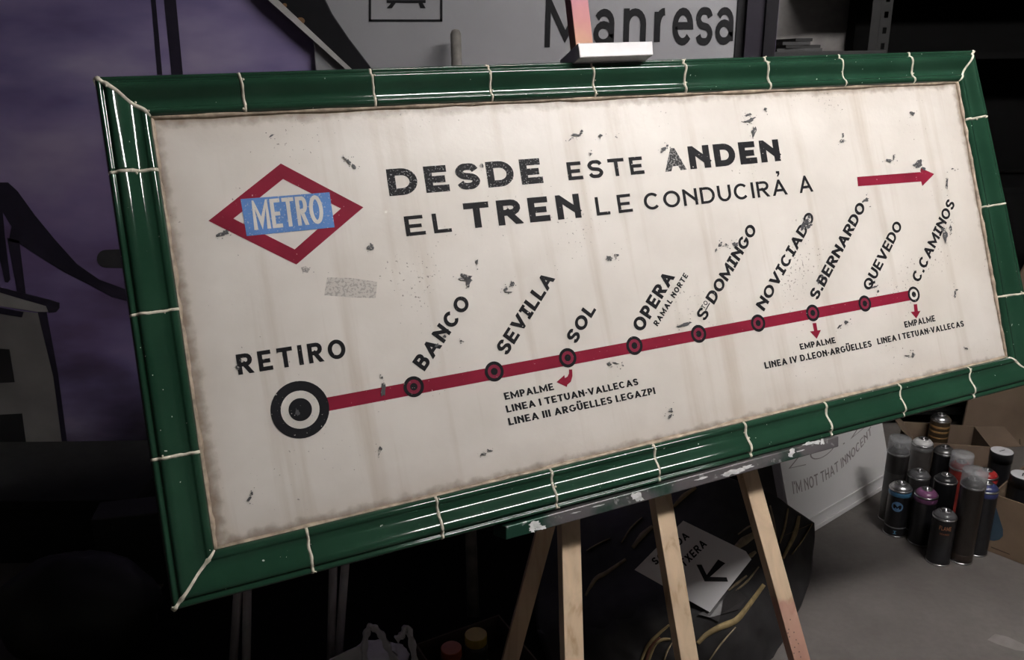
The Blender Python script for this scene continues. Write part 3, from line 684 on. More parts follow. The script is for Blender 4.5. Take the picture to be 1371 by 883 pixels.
m_mast = M_wood('pine_pink_mast', PL, PD, 'z', (-0.2, 0.9, [(0.0, 0.0, (.6, .3, .2))]))
NL = -0.03
leg('leg', (764.5, 699), (769.3, 883), 0.036, NL, 0.02, m_pine, top=0.55)
leg('leg', (1007, 641), (1074.5, 883), 0.036, NL, 0.02, m_pine_red, top=0.60, label='leg with reddish painted foot')
holes = G()
for hx, hy in ((1058, 829), (1056, 842), (1055, 847), (1057, 852), (1063, 846), (1066, 856), (1069, 861), (1064, 866), (1070, 872), (1063, 874), (1072, 879)):
    hc = sw(hx, hy, NL+.0006)
    holes.add([hc+(SR*math.cos(q)+SU*math.sin(q))*.0013 for q in (0, 1.05, 2.1, 3.14, 4.2, 5.2)], [(0, 1, 2, 3, 4, 5)])
holes.build('nail_holes', m_dark, easel, kind='stuff')
m_mast = M_wood('pine_pink_mast', (0.50, 0.32, 0.17), PD, 'z', (1.38, 1.62, [(0.0, 0.0, (.45, .22, .12)), (0.20, 0.35, (.48, .22, .15)), (0.45, 0.75, (.42, .14, .17)), (0.8, 0.85, (.34, .09, .20)), (1.0, .9, (.25, .07, .20))]))
leg('mast', (781, 20), (924, 883), 0.036, NL+0.012, 0.022, m_mast if False else m_pine, top=-0.14)
# upper painted part of the mast (slides behind the clamp)
up0 = leg('mast_extension', (776, 0), (791, 130), 0.036, NL+0.0115, 0.024, m_mast, top=0.35, down=False, label='mast top painted pink and purple')
# rear leg
hinge = sw(812, 130, NL-0.04); foot = fl(668, 905)
foot = atY(676, 883, 1.0)
n0 = V((math.sin(.415), -math.cos(.415), 0))
ra = sw(770, 600, NL-0.10)
# rear leg runs from behind the mast down and back; solve its foot on the floor under photo line (729,715)->(684,883)
def rearpt(x, y, Y): return atY(x, y, Y)
P1 = atY(729, 715, 1.52); P2 = atY(684, 883, 1.50)
d = (P2-P1).normalized(); Pf = P1 + d*((0.002-P1.z)/d.z); Pt = P1 - d*0.55
s = d.cross(V((0, -1, 0))).normalized()*0.018; bk = V((0, 0.02, 0))
f = lambda p: p + d*((0.002-p.z)/d.z)
G().hexa([f(Pf-s), f(Pf+s), f(Pf+s+bk), f(Pf-s+bk), Pt-s, Pt+s, Pt+s+bk, Pt-s+bk]).build('rear_leg', M_wood('rear_pine_shaded', (0.54, 0.38, 0.25), (0.34, 0.21, 0.12), 'z'), easel, bevel=.001)  # shade on the rear leg is put into its darker pine colour
# tray under the sign
tn = 0.034
TA, TB, TC, TD = (677.5, 704.5), (1122.9, 583.5), (1122.9, 597.5), (677.5, 722.5)
q = [sw(*p, tn) for p in (TA, TB, TC, TD)]
bkv = -SN*0.058
m_tray = M_tray()
tg = G().hexa([q[3], q[2], q[2]+bkv, q[3]+bkv, q[0], q[1], q[1]+bkv+SU*0.0, q[0]+bkv])
tray = tg.build('tray', m_tray, easel, bevel=.0015, label='aluminium ledge smeared with green and white paint')
tl = q[0]-SR*0.012
m_splat = simple('white_splatter', (0.62, 0.62, 0.62), 0.5, var=0.2, scale=120)
g = G()
def splat(cx, cy, a, b, ang, n_=16, big=.45):
    ca, sa = math.cos(math.radians(ang)), math.sin(math.radians(ang)); pts = []
    for k in range(n_):
        qq = 2*math.pi*k/n_; rr = 1+random.uniform(-big, .25); ex_, ey = a*rr*math.cos(qq), b*rr*math.sin(qq)
        pts.append(sw(cx+ex_*ca-ey*sa, cy+ex_*sa+ey*ca, tn+.0008))
    g.add(pts, [tuple(range(n_))])
for a in ((716, 702, 10, 6, -15), (724, 706, 8, 4, 0), (712, 708, 5, 4, 30), (852, 664, 7, 6, 0), (858, 667, 6, 3, 10), (987, 630, 16, 4, -18), (975, 634, 10, 3, -15), (1000, 625, 9, 3, -10), (940, 640, 9, 1.6, -15), (1061, 604, 4, 5, 20), (1058, 609, 4, 3, 0), (1083, 593, 9, 2, -12), (1093, 592, 6, 3, -12), (1101, 591, 3, 4, 0), (800, 677, 9, 1, -14), (770, 686, 8, .8, -14), (1072, 603, 6, .8, -15)):
    splat(*a)
g.build('paint_splashes', m_splat, tray, kind='stuff')
# clamp on top of the sign
cf = [sw(774, 57.5, 0.05), sw(873.5, 55, 0.05), sw(875, 73.5, 0.05), sw(776.5, 77, 0.05)]
cb = -SN*0.075
G().hexa([cf[3], cf[2], cf[2]+cb, cf[3]+cb, cf[0], cf[1], cf[1]+cb, cf[0]+cb]).build('top_clamp', simple('white_aluminium', (0.42, 0.41, 0.42), 0.35, var=.1, scale=20), easel, bevel=.0015, label='pale aluminium clamp gripping the top edge')

# ------------------------------------------------------------------ spray cans
CAN = {}
def spray_can(x, y, H, body, ring_c, dome_c, label, cap=None, band=None, rot=0, group='spray paint cans on the floor', text=None, logo=None, lid=False, z0=0.0, mid=None):
    e = empty('spray_can', V((x, y, z0)), label, 'spray can', group)
    R = 0.0325; hb = H-0.030 if not lid else H-.004
    c = V((x, y, z0))
    mb = simple('can_'+body[0], body[1], 0.32, 0.0, var=.15, scale=40)
    G().lathe([(R*.9, 0), (R, .002), (R, .006), (R*.985, .009), (R*.985, hb-.004), (R, hb-.002), (R, hb)], 28, c).build('body', mb, e, smooth=True)
    rim = simple('rim_steel', (0.55, 0.55, 0.56), 0.3, 1.0)
    G().lathe([(R*.80, .0005), (R*1.01, .0005), (R*1.02, .003), (R*1.0, .005)], 28, c).build('base_rim', rim, e, smooth=True)
    if lid:
        G().lathe([(R*1.03, hb-.03), (R*1.03, hb), (R*1.0, hb+.003)], 28, c).build('cap', mb, e, smooth=True)
        G().lathe([(R*1.0, hb+.0025), (R*.97, hb+.004), (0.0005, hb+.004)], 28, c).build('cap_disc', simple('cap_'+dome_c[0], dome_c[1], .5), e, label='white disc top')
        g_ = G().box((-.012, -.0015, hb+.0042), (.012, .0015, hb+.0046), Matrix.Translation(c) @ Matrix.Rotation(rot, 4, 'Z')); g_.build('print', m_blk, e)
        return e
    G().lathe([(R, hb), (R*1.02, hb+.001), (R*1.02, hb+.004), (R*.97, hb+.005)], 28, c).build('top_rim', rim, e, smooth=True)
    if ring_c:
        G().lathe([(R*.985, hb-.016), (R*1.0, hb-.015), (R*1.0, hb-.001), (R*.985, hb)], 28, c).build('colour_ring', simple('ring_'+ring_c[0], ring_c[1], .4), e, smooth=True)
    G().lathe([(R*.96, hb+.003), (R*.9, hb+.009), (R*.74, hb+.015), (R*.52, hb+.019), (R*.40, hb+.0195)], 28, c).build('dome', simple('dome_'+dome_c[0], dome_c[1], .3, dome_c[2] if len(dome_c) > 2 else 0.0), e, smooth=True)
    G().lathe([(R*.46, hb+.017), (R*.46, hb+.022), (R*.38, hb+.0235), (R*.34, hb+.020), (R*.12, hb+.020), (R*.10, hb+.0265), (0.0004, hb+.0265)], 20, c).build('valve', rim, e, smooth=True)
    if cap:
        G().lathe([(R*1.0, hb-.002), (R*1.05, hb), (R*1.02, hb+.045), (R*.98, hb+.050), (0.0005, hb+.050), (0.0004, hb+.0488), (R*.95, hb+.0488), (R*.985, hb+.044), (R*1.015, hb)], 28, c).build('clear_cap', m_clear, e, smooth=True)
    if band:
        for (b0, b1, nm, bc) in band:
            G().lathe([(R*.986, b0), (R*.990, b0+.0005), (R*.990, b1-.0005), (R*.986, b1)], 28, c).build('printed_band', simple('band_'+nm, bc, .4), e, smooth=True)
    if text:
        for (tx, z_, hgt, ang, span, nm, tc) in text:
            mapper = lambda a, b_, z_=z_, hgt=hgt, ang=ang, span=span: c + V((R*.995*math.cos(ang+span*(a-.5)), R*.995*math.sin(ang+span*(a-.5)), z_+hgt*b_))
            put_text('lettering', tx, mapper, .18, simple('print_'+nm, tc, .5), e, False)
    if logo:
        z_, rr, ang = logo
        mk = lambda a, b_: c + V((R*1.002*math.cos(ang+a/R), R*1.002*math.sin(ang+a/R), z_+b_))
        g_ = G(); k = 24; g_.add([mk(rr*math.cos(2*math.pi*j/k), rr*math.sin(2*math.pi*j/k)) for j in range(k)]+[mk(0, 0)], [(j, (j+1) % k, k) for j in range(k)])
        g_.build('emblem_disc', simple('print_blue', (0.10, 0.22, 0.40), .5), e)
        mk2 = lambda a, b_: c + V((R*1.015*math.cos(ang+(a-.5)*rr*1.2/R), R*1.015*math.sin(ang+(a-.5)*rr*1.2/R), z_-rr*.42+rr*.85*b_))
        put_text('lettering', 'M', mk2, .26, m_blk, e, False)
    return e
def clearmat():
    m, nt, b = newmat('clear_plastic')
    b.inputs['Base Color'].default_value = (.55, .56, .58, 1); b.inputs['Roughness'].default_value = .25
    b.inputs['Alpha'].default_value = .30; b.inputs['Specular IOR Level'].default_value = .6
    return m
m_clear = clearmat()
BLK = ('black', (0.012, 0.012, 0.014)); SIL = ('silver', (.55, .55, .56), 1.0); DK = ('dark', (.02, .02, .022)); CHR = ('charcoal', (.05, .05, .055))
front = math.atan2(-2.0, -1.2)
spray_can(1.201, 2.315, .262, ('smoke', (0.035, 0.033, 0.032)), None, CHR, 'tall dark spray can with a clear cap, leftmost of the cans against the white board', cap=True, band=[(.17, .23, 'blackb', (.012, .011, .011))], rot=0)
spray_can(1.180, 2.231, .182, BLK, ('skyblue', (.06, .19, .33)), SIL, 'black spray can with sky blue ring and round blue M emblem', logo=(.105, .0165, front), band=[(.03, .034, 'grey', (.15, .15, .16))], text=[("i", .012, .011, front+.1, .28, 'skyblue2', (.10, .25, .4))])
spray_can(1.233, 2.180, .188, BLK, ('mauve', (.15, .055, .13)), ('mauve', (.20, .075, .17)), 'black spray can with mauve ring and top, right of the blue ringed can')
spray_can(1.238, 2.077, .176, BLK, None, ('grey', (.10, .10, .105)), 'black spray can lettered FLAME in orange, front of the cans', text=[('FLAME', .118, .013, front+.22, 1.0, 'orange', (.45, .20, .10)), ('ORANGE', .103, .006, front+.22, .8, 'dimorange', (.25, .09, .04))])
spray_can(1.307, 2.083, .272, ('brownblack', (.018, .014, .012)), None, DK, 'tall black spray can with large clear cap in the front row', cap=True, band=[(.012, .03, 'brown', (.03, .02, .015))])
spray_can(1.372, 2.122, .238, BLK, ('navy', (.035, .045, .14)), ('navy', (.035, .045, .13)), 'tall black spray can with navy blue top beside the printed carton')
spray_can(1.317, 2.236, .205, BLK, None, DK, 'black spray can with black top, centre of the cans')
spray_can(1.249, 2.266, .205, ('smoke', (0.035, 0.033, 0.032)), None, ('grey', (.10, .10, .105)), 'dark spray can with grey top, behind the mauve topped can')
spray_can(1.333, 2.425, .235, ('smoke2', (0.06, 0.055, 0.052)), ('paleclear', (.13, .13, .13)), ('white', (.5, .5, .5)), 'smoky spray can with white top, between tall clear capped can and carton')
spray_can(1.396, 2.405, .215, BLK, None, ('pewter', (.12, .12, .12), .6), 'black spray can with pewter top, in front of the gold striped can')
spray_can(1.405, 2.318, .205, ('redcan', (.20, .025, .02)), None, ('red', (.28, .02, .02)), 'red spray can under a clear cap, behind the front row', cap=True)
spray_can(1.455, 2.262, .205, BLK, ('red', (.28, .02, .02)), ('red', (.28, .02, .02)), 'black spray can with bright red top')
spray_can(1.548, 2.352, .215, BLK, None, ('whitelid', (.62, .62, .64)), 'black spray can with flat white cap, behind the printed carton', lid=True, rot=.4)
spray_can(1.520, 2.194, .215, BLK, None, ('whitelid', (.62, .62, .64)), 'black spray can with flat white cap standing in the printed carton', lid=True, rot=.9)

# ------------------------------------------------------------------ cartons
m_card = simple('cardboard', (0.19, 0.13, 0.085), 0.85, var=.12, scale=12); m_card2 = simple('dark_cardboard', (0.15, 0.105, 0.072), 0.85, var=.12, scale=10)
def carton(name, A, dx, dy, wx, wy, h, mat, label, flaps=()):
    A = V((A[0], A[1], 0)); dx = V(dx).normalized(); dy = V(dy).normalized(); t = .004
    e = empty(name, A+dx*wx/2+dy*wy/2, label, 'box')
    M = Matrix((dx, dy, V((0, 0, 1)))).transposed().to_4x4(); M.translation = A
    G().box((0, 0, .001), (wx, wy, .001+t), M).build('bottom', mat, e)
    for a, b in (((0, 0, t), (wx, t, h)), ((0, wy-t, t), (wx, wy, h)), ((0, t, t), (t, wy-t, h)), ((wx-t, t, t), (wx, wy-t, h))):
        G().box(a, b, M).build('side', mat, e)
    for (side, ang, ln) in flaps:
        ca, sa = math.cos(ang)*ln, math.sin(ang)*ln
        if side == 'l': P = [(0, .002, h), (0, wy-.002, h)]; o = (-ca, 0, sa)
        if side == 'r': P = [(wx, .002, h), (wx, wy-.002, h)]; o = (ca, 0, sa)
        if side == 'b': P = [(.002, wy, h), (wx-.002, wy, h)]; o = (0, ca, sa)
        if side == 'f': P = [(.002, 0, h), (wx-.002, 0, h)]; o = (0, -ca, sa)
        a, b = V(P[0]), V(P[1]); o = V(o); ins = (b-a).normalized()*.006
        poly = [a, b, b+o-ins, a+o+ins]
        nn = (b-a).cross(o).normalized()*.003
        G().prism([M @ p for p in poly], M.to_3x3() @ nn).build('flap', mat, e)
    return e, M
bx, BM = carton('cardboard_box', (1.3995, 2.1356), (.66, -.75, 0), (.75, .66, 0), .34, .26, .185, m_card, 'brown cardboard carton with a blue print, at the right edge of the picture')
m_bprint = simple('blue_print', (0.03, 0.06, 0.09), .8)
BN = (BM.to_3x3() @ V((0, -1, 0)))
def onbox(px, py, d=.0006): p = onplane(px, py, BM.translation, BN) ; return p + BN*d
G().add([onbox(*p) for p in ((1330.5, 672), (1333, 676), (1343, 708), (1343, 717), (1338, 722), (1331, 723.5), (1319, 721.5), (1321, 712), (1325, 700))], [tuple(range(9))]).build('blue_figure', m_bprint, bx)
G().add([onbox(*p, .0009) for p in ((1322, 704), (1325, 706), (1325.5, 713), (1321, 719))], [(0, 1, 2, 3)]).build('yellow_patch', simple('olive_print', (0.10, 0.09, 0.04), .8), bx)
G().add([onbox(*p, .0009) for p in ((1327, 731), (1352, 741), (1352, 742), (1327, 732.3))], [(0, 1, 2, 3)]).build('printed_line', simple('brown_print', (0.05, 0.03, 0.02), .8), bx)
carton('cardboard_box', (1.352, 2.515), (.97, -.2, 0), (.2, .97, 0), .24, .17, .17, m_card2, 'open cardboard box behind the spray cans, flaps raised', flaps=(('l', .7, .06), ('r', .1, .09)))
spray_can(1.478, 2.600, .235, ('bronze', (.05, .035, .02)), None, SIL, 'gold striped spray can with silver top, rearmost, standing in the open box', band=[(.165, .172, 'gold', (.22, .13, .05)), (.182, .190, 'gold', (.22, .13, .05)), (.145, .150, 'gold', (.22, .13, .05))], z0=.006)
# large cardboard sheet
YC = 2.87
cs = empty('cardboard_sheet', V((1.9, YC, 0)), 'tall brown cardboard panel with creases leaning behind the boxes, right edge', 'cardboard')
tp = atY(1345, 309, YC).z
g = G(); poly = []
def cp(px, py, Y=YC): return atY(px, py, Y)
xl = cp(1272, 590).x; xr = 2.35
P = [V((xl+.0, YC-.06, .001)), V((xr, YC-.06, .001)), V((xr, YC+.02, tp-.02)), V((xl+.22, YC+.02, tp)), V((xl+.06, YC-.02, .42)), V((xl+.015, YC-.05, .2))]
g.prism(P, V((0, .008, 0))).build('sheet', m_card2, cs)
def oncs(px, py, d=.001):
    nn = V((0, -1, 0)); a = V((xl, YC-.06, .001)); b = V((xr, YC-.06, .001)); c_ = V((xr, YC+.02, tp-.02)); nn = (b-a).cross(c_-a).normalized()
    if nn.y > 0: nn = -nn
    return onplane(px, py, a, nn)+nn*(d+.0)
m_crease = simple('crease_brown', (0.055, 0.035, 0.022), .9)
def stroke3(pts, wd, fn, d=.0015):
    g = G()
    for a, b in zip(pts[:-1], pts[1:]):
        A_, B_ = V(a), V(b); n_ = V((-(B_-A_).y, (B_-A_).x)).normalized()*wd/2
        g.add([fn(*(A_+n_), d), fn(*(B_+n_), d), fn(*(B_-n_), d), fn(*(A_-n_), d)], [(0, 1, 2, 3)])
    return g
for pts, wd in (([(1354, 515), (1314, 603)], 1.8), ([(1362.5, 553), (1346, 598)], 1.8), ([(1363, 553), (1367, 625)], 1.6)):
    stroke3(pts, wd, oncs).build('crease', m_crease, cs)
stroke3([(1297, 540), (1305, 548), (1308, 546), (1303, 537), (1316, 537), (1318, 530), (1308, 530)], 1.5, oncs).build('marker_scribble', m_crease, cs)
# black bag at the corner
def lump(name, c, r, mat, label, cat, amp=.18, seed=0, seg=26, flatb=True):
    bm = bmesh.new(); bmesh.ops.create_uvsphere(bm, u_segments=seg, v_segments=seg//2+4, radius=1)
    for v in bm.verts:
        k = 1+amp*noise.fractal(v.co*2.2+V((seed, seed, 0)), 1.0, 2.0, 4); co = V((v.co.x*r[0]*k, v.co.y*r[1]*k, v.co.z*r[2]*k))
        co.z = max(co.z, -r[2]*.7) ; v.co = co + V(c)
    zmin = min(v.co.z for v in bm.verts)
    for v in bm.verts: v.co.z -= zmin-.0005
    me = bpy.data.meshes.new(name); bm.to_mesh(me); bm.free(); me.materials.append(mat)
    for p in me.polygons: p.use_smooth = True
    o = bpy.data.objects.new(name, me); COL.objects.link(o); return tag(o, label, cat)
m_bag = simple('black_plastic_film', (0.008, 0.008, 0.008), .55, bump=.3)
lump('plastic_bag', (1.50, 1.915, .05), (.05, .035, .03), m_bag, 'crumpled black cloth lying by the printed carton, at right edge', 'cloth', seed=3)
bpy.data.objects['plastic_bag'].name = 'crumpled_cloth'

# ------------------------------------------------------------------ white board with pencil lettering
BL_, BR_ = fl(1062, 727), fl(1195, 646)
e1 = (BR_-BL_).normalized(); back = V((-e1.y, e1.x, 0))
TL_ = leantop(1043, 621, BL_, back); dv = (TL_-BL_).normalized()
if dv.dot(back) < .1: dv = (V((0, 0, 1))*.96+back*.28).normalized()
H_ = .50; wN = e1.cross(dv).normalized()
if wN.y > 0: wN = -wN
wb = empty('whiteboard', (BL_+BR_)/2, 'white framed panel pencilled with an arc of lettering, leaning behind the easel', 'board')
m_white = simple('white_board', (0.78, 0.77, 0.765), .55, var=.03, scale=5); m_pencil = simple('pencil', (0.30, 0.27, 0.27), .8)
m_red_p = simple('pencil_red', (0.20, 0.11, 0.11), .8)
G().prism([BL_, BR_, BR_+dv*H_, BL_+dv*H_], -wN*.028).build('panel', m_white, wb, bevel=.001)
w_ = (BR_-BL_).length
for (a0, a1, b0, b1) in ((0, w_, 0, .012), (0, .012, .012, H_), (0, w_, .040, .046)):
    G().prism([BL_+e1*a0+dv*b0, BL_+e1*a1+dv*b0, BL_+e1*a1+dv*b1, BL_+e1*a0+dv*b1], wN*.005).build('moulding', m_white, wb, bevel=.001)
def onwb(px, py, d=.0008): return onplane(px, py, BL_, wN)+wN*d
def wbtext(txt, path, hpx, t, mat, cond=1.0, gap=.25):
    # path: function s -> (px point), letters stand on it
    letters, tot = text_polys(txt, t, gap, cond); g = G()
    for ps in letters:
        for poly in ps:
            out = []
            for a, b in poly:
                p = V(path(a)); q2 = V(path(min(a+.01, 1.01))); d_ = (q2-p).normalized(); n_ = V((d_.y, -d_.x)); 
                up_ = V((-.12, -1)).normalized()
                out.append(onwb(*(p+up_*hpx(a)*b)))
            g.add(out, [tuple(range(len(out)))])
    return g
def arcpath(a):
    P0, P1_, P2_ = V((1062, 661)), V((1120, 648)), V((1167, 580)); return (P0*(1-a)**2 + P1_*2*a*(1-a) + P2_*a*a)
wbtext("I'M NOT THAT INNOCENT", arcpath, lambda a: 17-7*a, .13, m_pencil, .72, .16).build('lettering', m_pencil, wb)
def arcp2(a):
    P0, P1_, P2_ = V((1056, 627)), V((1100, 624)), V((1172, 560)); return (P0*(1-a)**2 + P1_*2*a*(1-a) + P2_*a*a)
wbtext('ZO.Z', arcp2, lambda a: 20, .05, m_pencil, 1.0, .2).build('lettering', m_pencil, wb)

# ------------------------------------------------------------------ stack of black sheets with tan edges
rows = [[(735, 700, 2.02), (800, 672, 2.02), (870, 648, 2.02), (950, 634, 2.0), (1030, 660, 1.98), (1056, 676, 1.97), (1090, 699, 1.97)],
        [(728, 745, 1.92), (800, 722, 1.90), (880, 704, 1.88), (960, 700, 1.86), (1030, 715, 1.87), (1064, 722, 1.89), (1090, 740, 1.93)],
        [(726, 795, 1.82), (800, 785, 1.78), (880, 765, 1.75), (960, 760, 1.74), (1024, 775, 1.77), (1058, 785, 1.80), (1080, 790, 1.84)],
        [(730, 850, 1.71), (800, 845, 1.66), (880, 835, 1.62), (960, 830, 1.62), (1012, 840, 1.66), (1040, 845, 1.71), (1056, 842, 1.76)],
        [(745, 893, 0), (815, 905, 0), (885, 915, 0), (950, 910, 0), (1000, 900, 0), (1020, 890, 0), (1036, 880, 0)]]
def grid_surface(rows, nu=8, nv=8, thick=.02, amp=.006, seed=1):
    Pm = [[(atY(x, y, Y) if Y else fl(x, y, .004)) for x, y, Y in r] for r in rows]
    def cr(a, b, c, d, t): return 0.5*(2*b+(c-a)*t+(2*a-5*b+4*c-d)*t*t+(3*b-a-3*c+d)*t**3)
    def interp(L, n):
        Q = [L[0]]+L+[L[-1]]; o = []
        for i in range(1, len(Q)-2):
            for j in range(n): o.append(cr(*Q[i-1:i+3], j/n))
        return o+[L[-1]]
    R1 = [interp(r, nu) for r in Pm]; cols = [interp([R1[i][j] for i in range(len(R1))], nv) for j in range(len(R1[0]))]
    nc, nr = len(cols), len(cols[0]); vs = []
    for j in range(nc):
        for i in range(nr):
            p = cols[j][i].copy(); k = noise.fractal(p*9+V((seed, 0, 0)), 1, 2, 3)*amp; p.y += k
            fold = math.sin((p.x*1.0+p.z*.9)*70)*.003; p.y += fold; p.z = max(p.z, .003); vs.append(p)
    fs = [(j*nr+i, (j+1)*nr+i, (j+1)*nr+i+1, j*nr+i+1) for j in range(nc-1) for i in range(nr-1)]
    base = len(vs); vs2 = [p+V((-.02, .12 if thick > .05 else thick, 0)) for p in vs]
    for p in vs2: p.z = max(p.z, .002)
    fs2 = [tuple(reversed([q+base for q in f])) for f in fs]
    rim = []
    idx = [(j*nr) for j in range(nc)] + [(nc-1)*nr+i for i in range(1, nr)] + [j*nr+nr-1 for j in range(nc-2, -1, -1)] + [i for i in range(nr-2, 0, -1)]
    for a, b in zip(idx, idx[1:]+idx[:1]): rim.append((b, a, a+base, b+base))
    return vs+vs2, fs+fs2+rim, vs, fs
tv, tf, sv, sf = grid_surface(rows)
tarp = empty('folded_tarpaulin', fl(930, 900), 'heap of black folded rubber sheeting with tan edges behind the easel legs', 'sheeting')
m_rub = simple('black_rubber', (0.017, 0.016, 0.017), .6, var=.3, bump=.2)
obj('sheet', tv, tf, m_rub, tarp, smooth=True)
bvh = BVHTree.FromPolygons([tuple(v) for v in sv], sf)
def hit(px, py, off=.004):
    d = ray(px, py).normalized(); h = bvh.ray_cast(CAM, d, 10)
    if h[0] is None: h = bvh.find_nearest(atY(px, py, 1.8)); return h[0]-d*off
    return h[0]-d*off
m_tan = simple('tan_edge', (0.25, 0.185, 0.085), .7, var=.3, scale=50); m_dtan = simple('dull_tan_edge', (0.27, 0.215, 0.13), .7, var=.3, scale=50); m_rtan = simple('reddish_edge', (0.13, 0.05, 0.03), .7)
EDG = [([(785, 737), (800, 728), (817, 720)], 1.6, m_dtan), ([(784, 797), (797, 775), (812, 766), (838, 748)], 5, m_dtan), ([(832, 726), (845, 706), (860, 692)], 2, m_dtan), ([(847, 733), (860, 716), (874, 704)], 6, m_dtan),
       ([(902, 678), (915, 664), (932, 652)], 5, m_tan), ([(1031, 676), (1036, 700), (1040, 727)], 3, m_dtan), ([(1055, 680), (1051, 704), (1044, 727)], 2.5, m_tan), ([(1070, 690), (1064, 715), (1048, 747)], 5, m_tan), ([(1089, 698), (1076, 720), (1060, 742)], 1.6, m_tan),
       ([(934, 861), (946, 849), (964, 839), (985, 830), (1000, 813), (1023, 782)], 7, m_tan), ([(948, 886), (965, 862), (985, 839)], 2, m_dtan), ([(985, 790), (1000, 778), (1016, 758)], 2.5, m_dtan), ([(975, 790), (1000, 770)], 3, m_dtan),
       ([(857, 889), (866, 866), (880, 850), (896, 836)], 4, m_tan), ([(867, 889), (876, 864), (886, 856), (898, 855)], 4, m_tan), ([(864, 889), (871, 867), (884, 853)], 4, m_rtan), ([(888, 889), (893, 872), (900, 860)], 2, m_dtan), ([(985, 733), (996, 724), (1012, 714)], 9, m_dtan), ([(988, 715), (1000, 706), (1012, 700)], 2, m_dtan), ([(1000, 747), (1012, 738)], 5, m_dtan)]
for pts, wd, mt in EDG:
    n_ = 12; Q = crom(pts, 6) if len(pts) > 2 else [tuple(V(pts[0])+(V(pts[1])-V(pts[0]))*k/6) for k in range(7)]
    g = G(); c3 = [hit(*p, .003) for p in Q]; vs = []; 
    for k, p in enumerate(c3):
        a, b = V(Q[max(k-1, 0)]), V(Q[min(k+1, len(Q)-1)]); n2 = V((-(b-a).y, (b-a).x)).normalized()*wd*.66*(1-.4*abs(k/(len(Q)-1)-.5)*2)
        L_, R_ = hit(*(V(Q[k])+n2), .002), hit(*(V(Q[k])-n2), .002); d_ = ray(*Q[k]).normalized()
        vs += [L_+d_*.006, L_-d_*.002, p-d_*.005, R_-d_*.002, R_+d_*.006]
    fs = [(k*5+i, k*5+i+1, (k+1)*5+i+1, (k+1)*5+i) for k in range(len(Q)-1) for i in range(4)]
    fs += [(0, 1, 2, 3, 4), tuple((len(Q)-1)*5+i for i in (4, 3, 2, 1, 0))]
    obj('edge_strip', vs, fs, mt, tarp, smooth=True)
# torn grey plastic on the heap
def patch(name, pts, mat, parent, off=.008, label=None):
    P = [hit(*p, off) for p in pts]; d_ = ray(*pts[0]).normalized()
    return G().prism(P, d_*.003).build(name, mat, parent, label=label)
patch('torn_film', [(968, 802), (985, 786), (1000, 800), (990, 815), (965, 822), (962, 832), (950, 826), (935, 822)], simple('grey_film', (0.03, 0.027, 0.027), .35, bump=.5), tarp, label='torn grey film')

# arrow plate lying on the heap
SN2 = V((-.10, -.80, .60)).normalized(); SP = hit(925, 755, .02)
for p in ((850, 762), (915, 697), (1003, 745), (950, 819), (900, 720), (900, 780)):
    h_ = hit(*p, .012)
    while (onplane(*p, SP, SN2)-CAM).length > (h_-CAM).length: SP = SP - ray(925, 755).normalized()*.004
def onp(px, py, d=0.0): return onplane(px, py, SP, SN2)+SN2*d
plate = empty('direction_plate', onp(925, 755), 'small white arrow plate reading SORTIDA COTXERA lying on the black sheeting', 'sign')
m_plate = simple('white_plate', (0.70, 0.69, 0.70), .5, var=.04, scale=6)
G().prism([onp(*p) for p in ((849.7, 762.3), (914.7, 696.6), (998.6, 737.5), (1006, 748.3), (950.3, 819))], -SN2*.003).build('panel', m_plate, plate)
m_pb = m_blk
put_text('lettering', 'SORTIDA', affine(onp(877.9, 756.5, .0006), onp(923.7, 718.6, .0006), onp(871.3, 748.8, .0006)), .19, m_pb, plate, False, cond=.8)
put_text('lettering', 'COTXERA', affine(onp(901.8, 773.8, .0006), onp(946.9, 729.0, .0006), onp(894.7, 765.4, .0006)), .19, m_pb, plate, False, cond=.8)
def z4(x, y): return (840+x/4.35, 680+y/4.35)
for poly in ([(402, 328), (432, 328), (468, 401), (450, 426)], [(450, 426), (468, 399), (578, 402), (586, 427)], [(528, 298), (570, 320), (478, 402), (452, 402)]):
    G().add([onp(*z4(*p), .0006) for p in poly], [(0, 1, 2, 3)]).build('arrow_stroke', m_pb, plate)
# white paper corner behind the mast leg
pp = [atY(x, y, 2.08) for x, y in ((836, 640), (900, 640), (893, 668), (870, 678), (838, 693))]
for p in pp: p.y -= (p.z-.3)*-.1
tag(G().prism(pp, V((0, .004, 0))).build('paper_sheet', simple('white_paper', (0.42, 0.42, 0.42), .8)), 'white paper corner showing between tray and sheeting', 'paper')

# ------------------------------------------------------------------ shelving behind, right
sh = empty('metal_shelving', V((1.7, 3.1, 0)), 'grey perforated metal shelving in the dark corner behind the sign', 'shelving')
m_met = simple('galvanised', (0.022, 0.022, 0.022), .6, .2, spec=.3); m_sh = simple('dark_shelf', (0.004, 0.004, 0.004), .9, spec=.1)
YS2 = 2.95
def upright(x0, x1, Y):
    g = G(); xm = x0+(x1-x0)*.45
    g.box((x0, Y, 0), (xm, Y+.002, 2.3)); 
    w3 = (x1-xm)
    g2_ = G(); g2_.box((xm, Y, 0), (xm+w3*.32, Y+.002, 2.3)); g2_.box((x1-w3*.32, Y, 0), (x1, Y+.002, 2.3))
    z = 0.0
    while z < 2.28:
        g2_.box((xm+w3*.32, Y, z), (x1-w3*.32, Y+.002, z+.03)); z += .05
    g2_.v += []
    k = len(g.v); g.v += g2_.v; g.f += [tuple(i+k for i in f) for f in g2_.f]
    g.box((xm-.001, Y-.001, 0), (xm+.001, Y+.03, 2.3))
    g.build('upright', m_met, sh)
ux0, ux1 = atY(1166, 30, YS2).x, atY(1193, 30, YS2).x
upright(ux0, ux1, YS2); upright(2.6, 2.67, YS2)
